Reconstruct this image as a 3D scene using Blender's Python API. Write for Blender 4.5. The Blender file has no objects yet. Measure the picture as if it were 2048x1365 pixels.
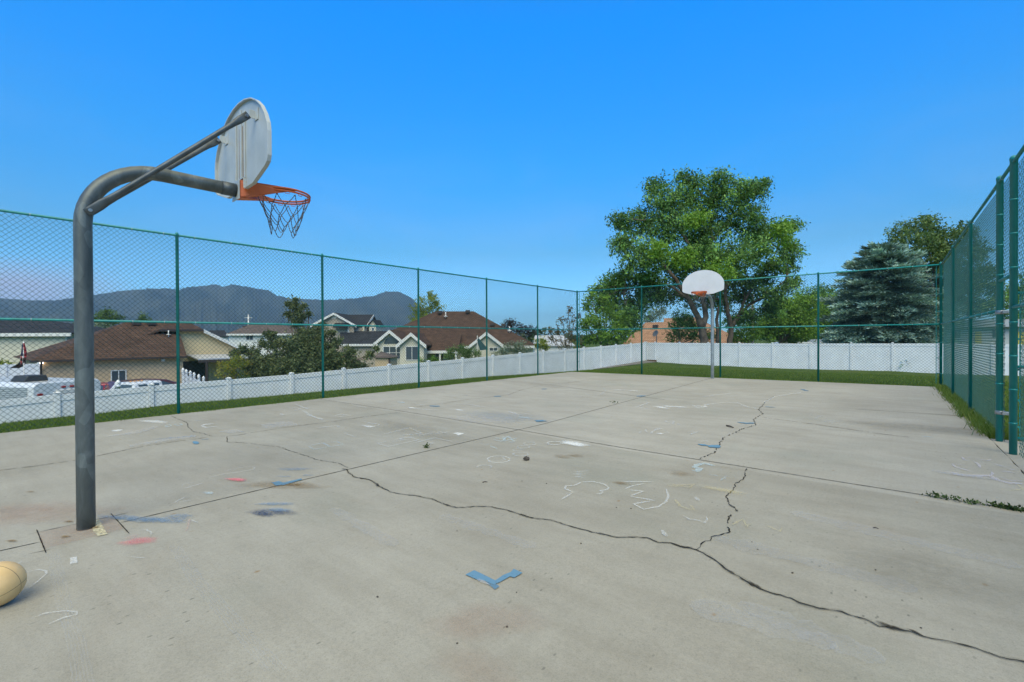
import bpy, bmesh, math, random
import numpy as np
from mathutils import Vector, Matrix
random.seed(7)
rng = np.random.default_rng(11)
scene = bpy.context.scene
COL = scene.collection
R = math.radians

# ------------------------------------------------------------------ camera
FPX, YAW, PIT, ROLL = 940.05, 0.67769, -0.00703, -0.00454
CH = 1.3934
rv = Vector((math.cos(YAW), math.sin(YAW), 0)); fv = Vector((-math.sin(YAW), math.cos(YAW), 0)); uv = Vector((0, 0, 1))
fw = fv*math.cos(PIT)+uv*math.sin(PIT); up = -fv*math.sin(PIT)+uv*math.cos(PIT)
rt = rv*math.cos(ROLL)+up*math.sin(ROLL); up2 = -rv*math.sin(ROLL)+up*math.cos(ROLL)
cam_d = bpy.data.cameras.new('camera'); cam = bpy.data.objects.new('camera', cam_d); COL.objects.link(cam)
cam.matrix_world = Matrix(((rt.x, up2.x, -fw.x, 0), (rt.y, up2.y, -fw.y, 0), (rt.z, up2.z, -fw.z, CH), (0, 0, 0, 1)))
cam_d.sensor_width = 36; cam_d.lens = FPX/2048*36; cam_d.clip_start = 0.05; cam_d.clip_end = 30000
scene.camera = cam

# measuring helpers: photo pixel (2048 wide) -> point on a given plane of the place
def ray(p):
    d = fw + rt*((p[0]-1024)/FPX) + up2*((682.5-p[1])/FPX)
    return d
def on_x(p, X):
    d = ray(p); s = X/d.x; return Vector((X, d.y*s, CH+d.z*s))
def on_y(p, Y):
    d = ray(p); s = Y/d.y; return Vector((d.x*s, Y, CH+d.z*s))
def on_line(p, A, B):            # vertical plane X = A + B*Y
    d = ray(p); s = A/(d.x-B*d.y); return Vector((d.x*s, d.y*s, CH+d.z*s))
def on_t(p, t):                  # at distance t along the view axis
    d = ray(p); d = d*(t/(d.x*fv.x+d.y*fv.y)); return Vector((d.x, d.y, CH+d.z))
def gz(x, y):                    # the slab drains gently
    return 0.0064*x-0.0027*y
def on_g(p, dz=0.0):
    d = ray(p); s = (dz-CH)/(d.z-0.0064*d.x+0.0027*d.y)
    return Vector((d.x*s, d.y*s, gz(d.x*s, d.y*s)+dz))

# ------------------------------------------------------------------ materials
def new_mat(name):
    m = bpy.data.materials.new(name); m.use_nodes = True
    nt = m.node_tree; b = nt.nodes['Principled BSDF']; return m, nt, b
def N(nt, t, **kw):
    n = nt.nodes.new(t)
    for k, v in kw.items():
        if k in n.inputs: n.inputs[k].default_value = v
        else: setattr(n, k, v)
    return n
def ramp(nt, fac, stops, interp='LINEAR'):
    r = nt.nodes.new('ShaderNodeValToRGB'); r.color_ramp.interpolation = interp
    e = r.color_ramp.elements
    while len(e) < len(stops): e.new(0.5)
    for el, (pos, c) in zip(e, stops):
        el.position = pos; el.color = (*c, 1) if len(c) == 3 else c
    if fac is not None: nt.links.new(fac, r.inputs[0])
    return r
def mixc(nt, a, b, fac, mode='MIX'):
    m = nt.nodes.new('ShaderNodeMix'); m.data_type = 'RGBA'; m.blend_type = mode
    for inp, v in ((m.inputs[6], a), (m.inputs[7], b), (m.inputs[0], fac)):
        if isinstance(v, bpy.types.NodeSocket): nt.links.new(v, inp)
        elif isinstance(v, (int, float)): inp.default_value = v
        else: inp.default_value = (*v, 1)
    return m.outputs[2]
def objco(nt):
    return nt.nodes.new('ShaderNodeTexCoord').outputs['Object']
def geoco(nt):
    return nt.nodes.new('ShaderNodeNewGeometry').outputs['Position']
def mapping(nt, src, scale=(1, 1, 1), rot=(0, 0, 0), loc=(0, 0, 0)):
    m = nt.nodes.new('ShaderNodeMapping'); nt.links.new(src, m.inputs[0])
    m.inputs['Scale'].default_value = scale; m.inputs['Rotation'].default_value = rot; m.inputs['Location'].default_value = loc
    return m.outputs[0]
def noise(nt, co, scale, detail=4, rough=0.55, dist=0.0):
    n = N(nt, 'ShaderNodeTexNoise', Scale=scale, Detail=detail, Roughness=rough, Distortion=dist)
    nt.links.new(co, n.inputs['Vector']); return n.outputs[0]
def plain(name, col, rough=0.6, var=0.12, vscale=6.0, metal=0.0, bump=0.0, bscale=40.0, spec=0.5, col2=None):
    m, nt, b = new_mat(name)
    co = objco(nt); nz = noise(nt, co, vscale, 5)
    c2 = col2 or tuple(c*(1-var) for c in col); c1 = tuple(min(1, c*(1+var*.6)) for c in col)
    r = ramp(nt, nz, [(0.35, c2), (0.65, c1)]); nt.links.new(r.outputs[0], b.inputs['Base Color'])
    b.inputs['Roughness'].default_value = rough; b.inputs['Metallic'].default_value = metal
    b.inputs['Specular IOR Level'].default_value = spec
    if bump:
        bp = N(nt, 'ShaderNodeBump', Strength=bump, Distance=0.01); nt.links.new(noise(nt, co, bscale, 3), bp.inputs['Height']); nt.links.new(bp.outputs[0], b.inputs['Normal'])
    return m

# ------------------------------------------------------------------ mesh builder
class MB:
    def __init__(s): s.v = []; s.f = []; s.m = []; s.sm = []
    def face(s, pts, mi=0, smooth=False):
        i = len(s.v); s.v += [tuple(p) for p in pts]; s.f.append(tuple(range(i, i+len(pts)))); s.m.append(mi); s.sm.append(smooth); return s
    def box(s, lo, hi, mi=0, mat=None):
        x0, y0, z0 = lo; x1, y1, z1 = hi
        P = [Vector(p) for p in ((x0, y0, z0), (x1, y0, z0), (x1, y1, z0), (x0, y1, z0), (x0, y0, z1), (x1, y0, z1), (x1, y1, z1), (x0, y1, z1))]
        if mat is not None: P = [mat @ p for p in P]
        i = len(s.v); s.v += [tuple(p) for p in P]
        for q in ((0, 3, 2, 1), (4, 5, 6, 7), (0, 1, 5, 4), (1, 2, 6, 5), (2, 3, 7, 6), (3, 0, 4, 7)):
            s.f.append(tuple(i+k for k in q)); s.m.append(mi); s.sm.append(False)
        return s
    def prism(s, poly, off, mi=0, mside=None):
        """poly: list of 3d points, off: extrusion vector"""
        off = Vector(off); n = len(poly); i = len(s.v)
        s.v += [tuple(Vector(p)) for p in poly]+[tuple(Vector(p)+off) for p in poly]
        s.f.append(tuple(i+k for k in range(n))[::-1]); s.f.append(tuple(i+n+k for k in range(n)))
        s.m += [mi, mi]; s.sm += [False, False]
        for k in range(n):
            j = (k+1) % n; s.f.append((i+k, i+j, i+n+j, i+n+k)); s.m.append(mi if mside is None else mside); s.sm.append(False)
        return s
    def tube(s, path, rad, n=10, mi=0, caps=True, smooth=True, flat=None):
        path = [Vector(p) for p in path]; K = len(path)
        rads = rad if isinstance(rad, (list, tuple)) else [rad]*K
        t0 = (path[1]-path[0]).normalized()
        a = t0.orthogonal().normalized(); b = t0.cross(a)
        i = len(s.v); pt = t0
        for k, p in enumerate(path):
            t = (path[min(k+1, K-1)]-path[max(k-1, 0)])
            t = t.normalized() if t.length > 1e-9 else pt
            q = pt.rotation_difference(t); a = q @ a; b = q @ b; pt = t
            for j in range(n):
                an = 2*math.pi*j/n; s.v.append(tuple(p+(a*math.cos(an)+b*math.sin(an))*rads[k]))
        for k in range(K-1):
            for j in range(n):
                j2 = (j+1) % n
                s.f.append((i+k*n+j, i+k*n+j2, i+(k+1)*n+j2, i+(k+1)*n+j)); s.m.append(mi); s.sm.append(smooth)
        if caps:
            s.f.append(tuple(i+j for j in range(n))[::-1]); s.f.append(tuple(i+(K-1)*n+j for j in range(n))); s.m += [mi, mi]; s.sm += [False, False]
        return s
    def lathe(s, prof, n=24, mi=0, org=(0, 0, 0), smooth=True):
        o = Vector(org); i = len(s.v); K = len(prof)
        for r, z in prof:
            for j in range(n):
                an = 2*math.pi*j/n; s.v.append((o.x+r*math.cos(an), o.y+r*math.sin(an), o.z+z))
        for k in range(K-1):
            for j in range(n):
                j2 = (j+1) % n; s.f.append((i+k*n+j, i+k*n+j2, i+(k+1)*n+j2, i+(k+1)*n+j)); s.m.append(mi); s.sm.append(smooth)
        s.f.append(tuple(i+j for j in range(n))[::-1]); s.f.append(tuple(i+(K-1)*n+j for j in range(n))); s.m += [mi, mi]; s.sm += [False, False]
        return s
    def build(s, name, mats, parent=None, bevel=0.0, loc=None):
        me = bpy.data.meshes.new(name)
        vs = s.v if loc is None else [(v[0]-loc[0], v[1]-loc[1], v[2]-loc[2]) for v in s.v]
        me.from_pydata(vs, [], s.f)
        for m in (mats if isinstance(mats, (list, tuple)) else [mats]): me.materials.append(m)
        me.polygons.foreach_set('material_index', s.m); me.polygons.foreach_set('use_smooth', s.sm)
        me.update()
        o = bpy.data.objects.new(name, me); COL.objects.link(o)
        if loc is not None: o.location = loc
        if parent is not None: o.parent = parent
        if bevel:
            b = o.modifiers.new('bevel', 'BEVEL'); b.width = bevel; b.segments = 2; b.limit_method = 'ANGLE'
        return o

def fixn(o):
    bm = bmesh.new(); bm.from_mesh(o.data); bmesh.ops.recalc_face_normals(bm, faces=bm.faces); bm.to_mesh(o.data); bm.free(); return o

def tag(o, label=None, cat=None, group=None, kind=None):
    if label: o['label'] = label
    if cat: o['category'] = cat
    if group: o['group'] = group
    if kind: o['kind'] = kind
    return o
def thing(name, loc, label, cat, group=None, rz=0.0):
    o = bpy.data.objects.new(name, None); COL.objects.link(o); o.location = loc; o.rotation_euler = (0, 0, rz)
    o.empty_display_size = 0.2
    return tag(o, label, cat, group)
def kids(o): return [c for c in bpy.data.objects if c.parent == o]
def copy_tree(o, parent=None):
    c = o.copy(); COL.objects.link(c)
    if parent is not None: c.parent = parent
    for ch in kids(o): copy_tree(ch, c)
    return c

# ------------------------------------------------------------------ world and sun
SUN_EL, SUN_ROT = R(46), R(140)
world = bpy.data.worlds.new('World'); scene.world = world; world.use_nodes = True
nt = world.node_tree; bg = nt.nodes['Background']; bg.inputs[1].default_value = 0.1
sky = N(nt, 'ShaderNodeTexSky', sky_type='NISHITA'); sky.sun_disc = False
sky.sun_elevation = SUN_EL; sky.sun_rotation = SUN_ROT; sky.ozone_density = 2.0; sky.dust_density = 1.0; sky.altitude = 1300
tc = nt.nodes.new('ShaderNodeTexCoord'); sep = nt.nodes.new('ShaderNodeSeparateXYZ'); nt.links.new(tc.outputs['Generated'], sep.inputs[0])
S = 0.2                                    # the deep, polarised blue of the photograph's sky, by height above the horizon
tint = ramp(nt, sep.outputs[2], [(0.0, (.50*S, .94*S, 1.27*S)), (0.09, (.46*S, .92*S, 1.2*S)), (0.175, (.33*S, .82*S, 1.0*S)), (0.34, (.15*S, 1.12*S, 1.72*S)), (0.55, (0.0, 1.42*S, 2.72*S)), (0.75, (0.2*S, 1.5*S, 2.2*S))])
m1 = mixc(nt, sky.outputs[0], tint.outputs[0], 1.0, 'MULTIPLY')
sc_ = N(nt, 'ShaderNodeVectorMath', operation='SCALE'); nt.links.new(m1, sc_.inputs[0]); sc_.inputs['Scale'].default_value = 1/S
# unseen cloud veil overhead, added to soften shadows and offset the sky's blue light
veil = ramp(nt, sep.outputs[2], [(0.66, (0, 0, 0)), (0.82, (1, 1, 1))])
vn = ramp(nt, noise(nt, tc.outputs['Generated'], 3.0, 5, .6), [(0.3, (.75, .75, .75)), (0.7, (1, 1, 1))])
veilf = mixc(nt, veil.outputs[0], vn.outputs[0], 1.0, 'MULTIPLY')
VEIL = 10.0
veilc = N(nt, 'ShaderNodeRGB'); veilc.outputs[0].default_value = (VEIL, VEIL*.93, VEIL*.62, 1)
fin = mixc(nt, sc_.outputs[0], veilc.outputs[0], veilf)
# faint streaks of thin cirrus, stronger low down
wn = ramp(nt, noise(nt, mapping(nt, tc.outputs['Generated'], (1.2, 1.2, 4.5), (0, R(12), 0)), 2.2, 6, .6, .5), [(0.42, (0, 0, 0)), (0.75, (.13, .13, .13))])
wz = ramp(nt, sep.outputs[2], [(0.02, (1, 1, 1)), (0.22, (.8, .8, .8)), (0.42, (0, 0, 0))])
wc = N(nt, 'ShaderNodeRGB'); wc.outputs[0].default_value = (4.2, 4.8, 6.6, 1)
fin = mixc(nt, fin, wc.outputs[0], mixc(nt, wn.outputs[0], wz.outputs[0], 1.0, 'MULTIPLY'))
# a soft mauve cloud low on the left, over the mountains
cl = mapping(nt, tc.outputs['Generated'], (1.6, 1.6, 5.0), (0, 0, 0), (0.4, 0.2, 0))
cn = ramp(nt, noise(nt, cl, 1.5, 5, .55, .3), [(0.25, (0.25, 0.25, 0.25)), (0.50, (1, 1, 1))])
cz = ramp(nt, sep.outputs[2], [(0.0, (.85,)*3), (0.085, (.85,)*3), (0.125, (0, 0, 0))])
cx = ramp(nt, sep.outputs[0], [(0.0, (1, 1, 1)), (0.07, (1, 1, 1)), (0.085, (0, 0, 0))])   # x = -1 .. 1 remapped below
mx = N(nt, 'ShaderNodeMapRange'); nt.links.new(sep.outputs[0], mx.inputs[0]); mx.inputs[1].default_value = -0.972; mx.inputs[2].default_value = -0.992; mx.inputs[3].default_value = 0; mx.inputs[4].default_value = 1
cf = mixc(nt, cn.outputs[0], cz.outputs[0], 1.0, 'MULTIPLY'); cf = mixc(nt, cf, mx.outputs[0], 1.0, 'MULTIPLY')
cc = N(nt, 'ShaderNodeRGB'); cc.outputs[0].default_value = (3.6, 3.7, 5.0, 1)
fin = mixc(nt, fin, cc.outputs[0], cf)
nt.links.new(fin, bg.inputs[0])
nt.nodes.remove(cx)

sd = bpy.data.lights.new('sun', 'SUN'); sun = bpy.data.objects.new('sun', sd); COL.objects.link(sun)
sd.energy = 2.3; sd.angle = R(50); sd.color = (1.0, 0.87, 0.56)
sdir = Vector((math.sin(SUN_ROT)*math.cos(SUN_EL), math.cos(SUN_ROT)*math.cos(SUN_EL), math.sin(SUN_EL)))
sun.rotation_euler = sdir.to_track_quat('Z', 'Y').to_euler(); sun.location = (20, -20, 30)
vs = scene.view_settings; vs.view_transform = 'Standard'; vs.look = 'None'; vs.gamma = 1.0; vs.use_curve_mapping = False; vs.exposure = 0.6
scene.cycles.max_bounces = 6; scene.cycles.transparent_max_bounces = 24; scene.cycles.volume_bounces = 0

# ================================================================== ground, lawn, court
CX0, CX1, CY0, CY1 = -10.93, 1.06, -7.0, 17.75          # the slab
FXL, FYB, FXR, FH, FM = -10.987, 18.342, 1.139, 3.448, 1.728  # chain-link fence lines, rail heights
VA, VB_, VY = -14.6, 0.03, 32.7                          # white vinyl fence lines: X = VA+VB_*Y, and Y = VY
LB_PX = [(-40, 853), (0, 848), (187, 828.6), (357, 808), (450, 801), (642, 783.5), (820, 767), (968, 754.4), (1075, 749), (1153, 742), (1180, 740.5), (1289.5, 722)]
LT_PX = [(-40, 805), (0, 801.5), (150, 786), (353, 768), (456, 760), (578, 750), (639, 744), (820, 728), (920, 719), (983, 713), (1084, 703.6), (1152, 697.5), (1259, 688.4), (1289.5, 685.5)]
BB_PX = [(1289.5, 722), (1313, 725), (1365, 728.4), (1477, 734), (1560, 737.5), (1634, 739.5), (1785, 743), (1876, 748), (2014, 752), (2100, 754)]
BT_PX = [(1289.5, 685.6), (1365, 686.3), (1477, 687), (1560, 687.6), (1876, 687.5), (2014, 689), (2100, 690)]
LBw = [on_line(p, VA, VB_) for p in LB_PX]; LTw = [on_line(p, VA, VB_) for p in LT_PX]
BBw = [on_y(p, VY) for p in BB_PX]; BTw = [on_y(p, VY) for p in BT_PX]
CORNER = LBw[-1].copy()
CORNER_X = BBw[0].x; CORNER_Y = CORNER.y
def zlb(y): return np.interp(y, [p.y for p in LBw], [p.z for p in LBw])
def zlt(y): return np.interp(y, [p.y for p in LTw], [p.z for p in LTw])
def zbb(x): return np.interp(x, [p.x for p in BBw], [p.z for p in BBw])
def zbt(x): return np.interp(x, [p.x for p in BTw], [p.z for p in BTw])
def sstep(t): t = np.clip(t, 0, 1); return t*t*(3-2*t)
def ground_z(x, y):
    x = np.asarray(x, float); y = np.asarray(y, float)
    dx = np.maximum(np.maximum(CX0-x, x-CX1), 0); dy = np.maximum(np.maximum(CY0-y, y-CY1), 0)
    dout = np.hypot(dx, dy)
    ze = gz(np.clip(x, CX0, CX1), np.clip(y, CY0, CY1))-0.035
    dl = x-(VA+VB_*y); db = VY-y
    wl = 1/np.maximum(dl, .02)**2; wb = 1/np.maximum(db, .02)**2
    zf = (wl*zlb(y)+wb*zbb(x))/(wl+wb)
    df = np.maximum(np.minimum(dl, db), 0)
    t = dout/(dout+df+1e-6)
    z = ze*(1-t)+zf*t
    inside = dout <= 0
    z = np.where(inside, ze-0.11, z)
    z = z-2.35*sstep(np.maximum(-dl, 0)/4.5)*(y < 200)
    z = z-0.25*sstep(np.maximum(-db, 0)/5.0)
    far = np.hypot(x, y)
    z = z-6.0*sstep((far-150)/1500)
    return z

GRASS_A, GRASS_B, GRASS_C = (.065, .120, .014), (.105, .160, .026), (.20, .19, .06)
m_ground, nt, b = new_mat('lawn')
co = geoco(nt)
n1 = noise(nt, co, 0.55, 6, .6); n2 = noise(nt, co, 9.0, 4, .7); n3 = noise(nt, co, 0.22, 3)
c = ramp(nt, n1, [(0.35, GRASS_A), (0.62, GRASS_B)]).outputs[0]
c = mixc(nt, c, GRASS_C, ramp(nt, n3, [(0.60, (0, 0, 0)), (0.72, (.55, .55, .55))]).outputs[0])
c = mixc(nt, c, (.025, .045, .008), ramp(nt, n2, [(0.40, (.8, .8, .8)), (0.62, (0, 0, 0))]).outputs[0])
nt.links.new(c, b.inputs['Base Color']); b.inputs['Roughness'].default_value = .9; b.inputs['Specular IOR Level'].default_value = .15
bp = N(nt, 'ShaderNodeBump', Strength=.9, Distance=.04); nt.links.new(noise(nt, co, 30, 4, .7), bp.inputs['Height']); nt.links.new(bp.outputs[0], b.inputs['Normal'])

def axis_coords(lo, hi, step, extra, far):
    a = list(np.arange(lo, hi+1e-6, step))+list(extra)
    s = step; v = hi
    while v < far: s *= 1.35; v += s; a.append(v)
    s = step; v = lo
    while v > -far: s *= 1.35; v -= s; a.append(v)
    return np.array(sorted(set(np.round(a, 4))))
gx = axis_coords(-24, 10, .5, (CX0-.02, CX0+.03, CX1-.03, CX1+.02), 12000)
gy = axis_coords(-8, 44, .5, (CY1-.03, CY1+.02), 12000)
GX, GY = np.meshgrid(gx, gy, indexing='xy'); GZ = ground_z(GX, GY)
fine = (np.abs(GX+7) < 25) & (GY < 60)
GZ = GZ+np.where(fine & (GZ > -3), 0.012*np.sin(GX*3.1+1.3*np.sin(GY*2.3))*np.sin(GY*2.7), 0)
V = np.stack([GX.ravel(), GY.ravel(), GZ.ravel()], 1); nx, ny = len(gx), len(gy)
idx = (np.arange(ny-1)[:, None]*nx+np.arange(nx-1)[None, :]).ravel()
F = np.stack([idx, idx+1, idx+1+nx, idx+nx], 1)
def np_mesh(name, V, F, mats, parent=None, smooth=False, attr=None, mi=None):
    me = bpy.data.meshes.new(name); n = F.shape[1]
    me.vertices.add(len(V)); me.vertices.foreach_set('co', np.ascontiguousarray(V, dtype=np.float32).ravel())
    me.loops.add(F.size); me.loops.foreach_set('vertex_index', np.ascontiguousarray(F, dtype=np.int32).ravel())
    me.polygons.add(len(F)); me.polygons.foreach_set('loop_start', np.arange(0, F.size, n, dtype=np.int32))
    me.polygons.foreach_set('use_smooth', np.full(len(F), smooth))
    if mi is not None: me.polygons.foreach_set('material_index', np.asarray(mi, np.int32))
    for m in (mats if isinstance(mats, (list, tuple)) else [mats]): me.materials.append(m)
    if attr is not None:
        a = me.attributes.new('tone', 'FLOAT', 'POINT'); a.data.foreach_set('value', np.ascontiguousarray(attr, dtype=np.float32))
    me.update(calc_edges=True); me.validate()
    o = bpy.data.objects.new(name, me); COL.objects.link(o)
    if parent is not None: o.parent = parent
    return o
ground = np_mesh('ground', V, F, m_ground, smooth=True); tag(ground, kind='structure')

# ---- concrete
m_conc, nt, b = new_mat('concrete')
co = geoco(nt)
big = noise(nt, co, .45, 6, .62, .3); mid = noise(nt, mapping(nt, co, (.9, 2.2, 1)), 1.7, 5, .6); fin_ = noise(nt, co, 48, 6, .75); grit = noise(nt, co, 150, 3, .8)
c = ramp(nt, big, [(0.30, (.298, .276, .230)), (0.52, (.342, .320, .272)), (0.72, (.392, .369, .318))]).outputs[0]
c = mixc(nt, c, ramp(nt, mid, [(0.30, (.89, .88, .86)), (0.55, (1, 1, 1)), (0.75, (1.06, 1.06, 1.06))]).outputs[0], .9, 'MULTIPLY')
# broom strokes and trowel arcs across the slab
st = noise(nt, mapping(nt, co, (.35, 9, 1), (0, 0, R(2))), 1.6, 5, .65, .15)
c = mixc(nt, c, ramp(nt, st, [(0.34, (.87, .87, .86)), (0.55, (1, 1, 1)), (0.74, (1.10, 1.10, 1.10))]).outputs[0], .26, 'MULTIPLY')
st2 = noise(nt, mapping(nt, co, (26, .55, 1), (0, 0, R(-33))), 1.0, 4, .6)
c = mixc(nt, c, ramp(nt, st2, [(0.36, (.92, .92, .92)), (0.62, (1.04, 1.04, 1.04))]).outputs[0], .25, 'MULTIPLY')
# warm, rusty and greenish blotches
w1 = noise(nt, mapping(nt, co, (1, 1, 1), (0, 0, 0), (7.3, 2.1, 0)), .8, 5, .6, .4)
c = mixc(nt, c, (.40, .30, .21), ramp(nt, w1, [(0.58, (0, 0, 0)), (0.76, (.16, .16, .16))]).outputs[0])
w2 = noise(nt, mapping(nt, co, (1, 1, 1), (0, 0, 0), (1.3, 9.1, 0)), .5, 4, .6)
c = mixc(nt, c, (.24, .25, .21), ramp(nt, w2, [(0.55, (0, 0, 0)), (0.75, (.5, .5, .5))]).outputs[0])
# the near bays, up to the cross joint, are a step darker
sy = nt.nodes.new('ShaderNodeSeparateXYZ'); nt.links.new(co, sy.inputs[0]); ay = N(nt, 'ShaderNodeMath', operation='MULTIPLY_ADD'); nt.links.new(sy.outputs[0], ay.inputs[0]); ay.inputs[1].default_value = .058; nt.links.new(sy.outputs[1], ay.inputs[2])
gy_ = N(nt, 'ShaderNodeMath', operation='LESS_THAN'); nt.links.new(ay.outputs[0], gy_.inputs[0]); gy_.inputs[1].default_value = 5.36
c = mixc(nt, c, (.90, .90, .885), gy_.outputs[0], 'MULTIPLY')
# fine grain
c = mixc(nt, c, ramp(nt, fin_, [(0.30, (.84, .84, .83)), (0.5, (1, 1, 1)), (0.72, (1.09, 1.09, 1.08))]).outputs[0], .8, 'MULTIPLY')
c = mixc(nt, c, ramp(nt, grit, [(0.30, (.66, .66, .63)), (0.46, (1, 1, 1)), (0.72, (1.16, 1.16, 1.15))]).outputs[0], .75, 'MULTIPLY')
# little pits and dark specks, thicker in patches
vo = N(nt, 'ShaderNodeTexVoronoi', Scale=13.0); vo.feature = 'F1'; nt.links.new(mapping(nt, co, (1.5, .75, 1), (0, 0, R(35))), vo.inputs['Vector'])
pk = ramp(nt, vo.outputs['Distance'], [(0.07, (1, 1, 1)), (0.15, (0, 0, 0))]).outputs[0]
sep2 = nt.nodes.new('ShaderNodeSeparateColor'); nt.links.new(vo.outputs['Color'], sep2.inputs[0])
rare = ramp(nt, sep2.outputs[0], [(0.42, (0, 0, 0)), (0.60, (1, 1, 1))]).outputs[0]
pm = ramp(nt, noise(nt, mapping(nt, co, (1, 1, 1), (0, 0, 0), (3.1, -1.2, 0)), .75, 3), [(0.42, (.12, .12, .12)), (0.58, (1, 1, 1))]).outputs[0]
pk = mixc(nt, mixc(nt, pk, rare, 1.0, 'MULTIPLY'), pm, 1.0, 'MULTIPLY')
c = mixc(nt, c, (.115, .11, .09), mixc(nt, pk, (.75, .75, .75), 1.0, 'MULTIPLY'))
vo2 = N(nt, 'ShaderNodeTexVoronoi', Scale=5.0); nt.links.new(mapping(nt, co, (1.2, .8, 1), (0, 0, 0), (4.4, 2, 0)), vo2.inputs['Vector'])
sep3 = nt.nodes.new('ShaderNodeSeparateColor'); nt.links.new(vo2.outputs['Color'], sep3.inputs[0])
rs = mixc(nt, ramp(nt, vo2.outputs['Distance'], [(0.04, (1, 1, 1)), (0.10, (0, 0, 0))]).outputs[0], ramp(nt, sep3.outputs[1], [(0.80, (0, 0, 0)), (0.9, (.8, .8, .8))]).outputs[0], 1.0, 'MULTIPLY')
c = mixc(nt, c, (.24, .15, .06), rs)
nt.links.new(c, b.inputs['Base Color']); b.inputs['Roughness'].default_value = .7; b.inputs['Specular IOR Level'].default_value = .28
bp = N(nt, 'ShaderNodeBump', Strength=.35, Distance=.004); nt.links.new(fin_, bp.inputs['Height']); nt.links.new(bp.outputs[0], b.inputs['Normal'])

def slab(name, x0, x1, y0, y1, th=.14, rag=0.0):
    mb = MB(); n = 120
    pts = []
    for k in range(n+1): pts.append((x0, y0+(y1-y0)*k/n))
    for k in range(1, 41): pts.append((x0+(x1-x0)*k/40, y1))
    for k in range(1, n+1): pts.append((x1+(random.uniform(-rag, rag)), y1+(y0-y1)*k/n))
    top = [(x, y, gz(x, y)) for x, y in pts]
    mb.prism(top, (0, 0, -th)); o = mb.build(name, m_conc); return fixn(o)
court = slab('court', CX0, CX1, CY0, CY1, rag=.012); tag(court, kind='structure')

m_crack = plain('crack_fill', (.022, .02, .017), .95, .5, 30, spec=.1)
m_joint = plain('joint_sealant', (.03, .027, .024), .9, .4, 20, spec=.1)
m_thin = plain('hairline', (.16, .145, .12), .9, .3, 20, spec=.1)

DZ = [0.003]
def ribbon(pts, wd, jit=0.0, step=.03, wj=.35, dz=.003, taper=True, gap=0.0, swell=0.0):
    """flat irregular strip along world points lying on the slab"""
    P = [Vector((p.x, p.y)) for p in pts]; Q = []
    for a, c_ in zip(P[:-1], P[1:]):
        n = max(1, int((c_-a).length/step))
        for k in range(n): Q.append(a.lerp(c_, k/n))
    Q.append(P[-1])
    if jit:
        o1 = 0.0
        for k in range(1, len(Q)-1):
            o1 = o1*.6+random.uniform(-jit, jit); Q[k] = Q[k]+Vector((random.uniform(-jit, jit)*.6+o1*.5, random.uniform(-jit, jit)*.6-o1*.5))
    Vv = []; Ff = []; w_ = wd; sw = 0.0
    for k, q in enumerate(Q):
        t = (Q[min(k+1, len(Q)-1)]-Q[max(k-1, 0)]); t = t.normalized() if t.length > 1e-9 else Vector((1, 0))
        nrm = Vector((-t.y, t.x))
        if swell and random.random() < .012: sw = swell
        sw *= .72
        w_ = wd*random.uniform(1-wj, 1+wj)*.5+sw
        if taper and (k == 0 or k == len(Q)-1): w_ *= .25
        for s_ in (-1, 1):
            p = q+nrm*w_*s_; Vv.append((p.x, p.y, gz(p.x, p.y)+dz))
    for k in range(len(Q)-1):
        if gap and random.random() < gap: continue
        Ff.append((2*k, 2*k+1, 2*k+3, 2*k+2))
    return Vv, Ff
def strip_obj(name, lines, mat, wd, **kw):
    V_, F_ = [], []
    for pts in lines:
        v, f = ribbon(pts, wd, **kw); i = len(V_); V_ += v; F_ += [tuple(i+k for k in q) for q in f]
    me = bpy.data.meshes.new(name); me.from_pydata(V_, [], F_); me.materials.append(mat); me.update()
    o = bpy.data.objects.new(name, me); COL.objects.link(o); o.parent = court; return fixn(o)
def Zm(ox, oy, s, pts): return [on_g((ox+x/s, oy+y/s)) for x, y in pts]
def ZA(*p): return Zm(0, 900, 2.936, p)
def ZB(*p): return Zm(600, 760, 3.2, p)
def ZC(*p): return Zm(200, 780, 4.096, p)
def ZD(*p): return Zm(1040, 760, 3.25, p)
def ZE(*p): return Zm(1380, 1000, 3.066, p)
def ZF(*p): return Zm(1600, 760, 4.55, p)
def ZG(*p): return Zm(500, 1000, 3.413, p)

# sawn joints
strip_obj('control_joint', [ZA((-60, 608), (235, 543)), ZA((705, 430), (1468, 250))+[on_g((1090, 848)), on_g((1420, 757.5))]], m_joint, .011, wj=.25, dz=.003)
strip_obj('control_joint', [ZA((215, 470), (270, 608)), ZA((222, 486), (435, 440), (550, 415), (660, 393)), ZA((650, 375), (760, 495))], m_joint, .0065, wj=.3, dz=.0036)
strip_obj('control_joint', [ZA((660, 393), (755, 370)), ZA((160, 500), (222, 486)), ZA((155, 617), (300, 585)), ZA((745, 470), (800, 462))], m_joint, .005, wj=.5, dz=.0034)
strip_obj('control_joint', [ZB((130, 125), (640, 200), (1300, 305), (2048, 433))+[on_g((1640, 958.5)), on_g((2048, 1022.5))]+[on_g((2120, 1034))]], m_joint, .011, wj=.25, dz=.0042)
strip_obj('control_joint', [[on_g((987, 760)), on_g((1111, 772)), on_g((1330, 800))], [on_g((1710, 819)), on_g((1923, 832.5))]], m_thin, .02, wj=.25, dz=.0042)
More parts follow.
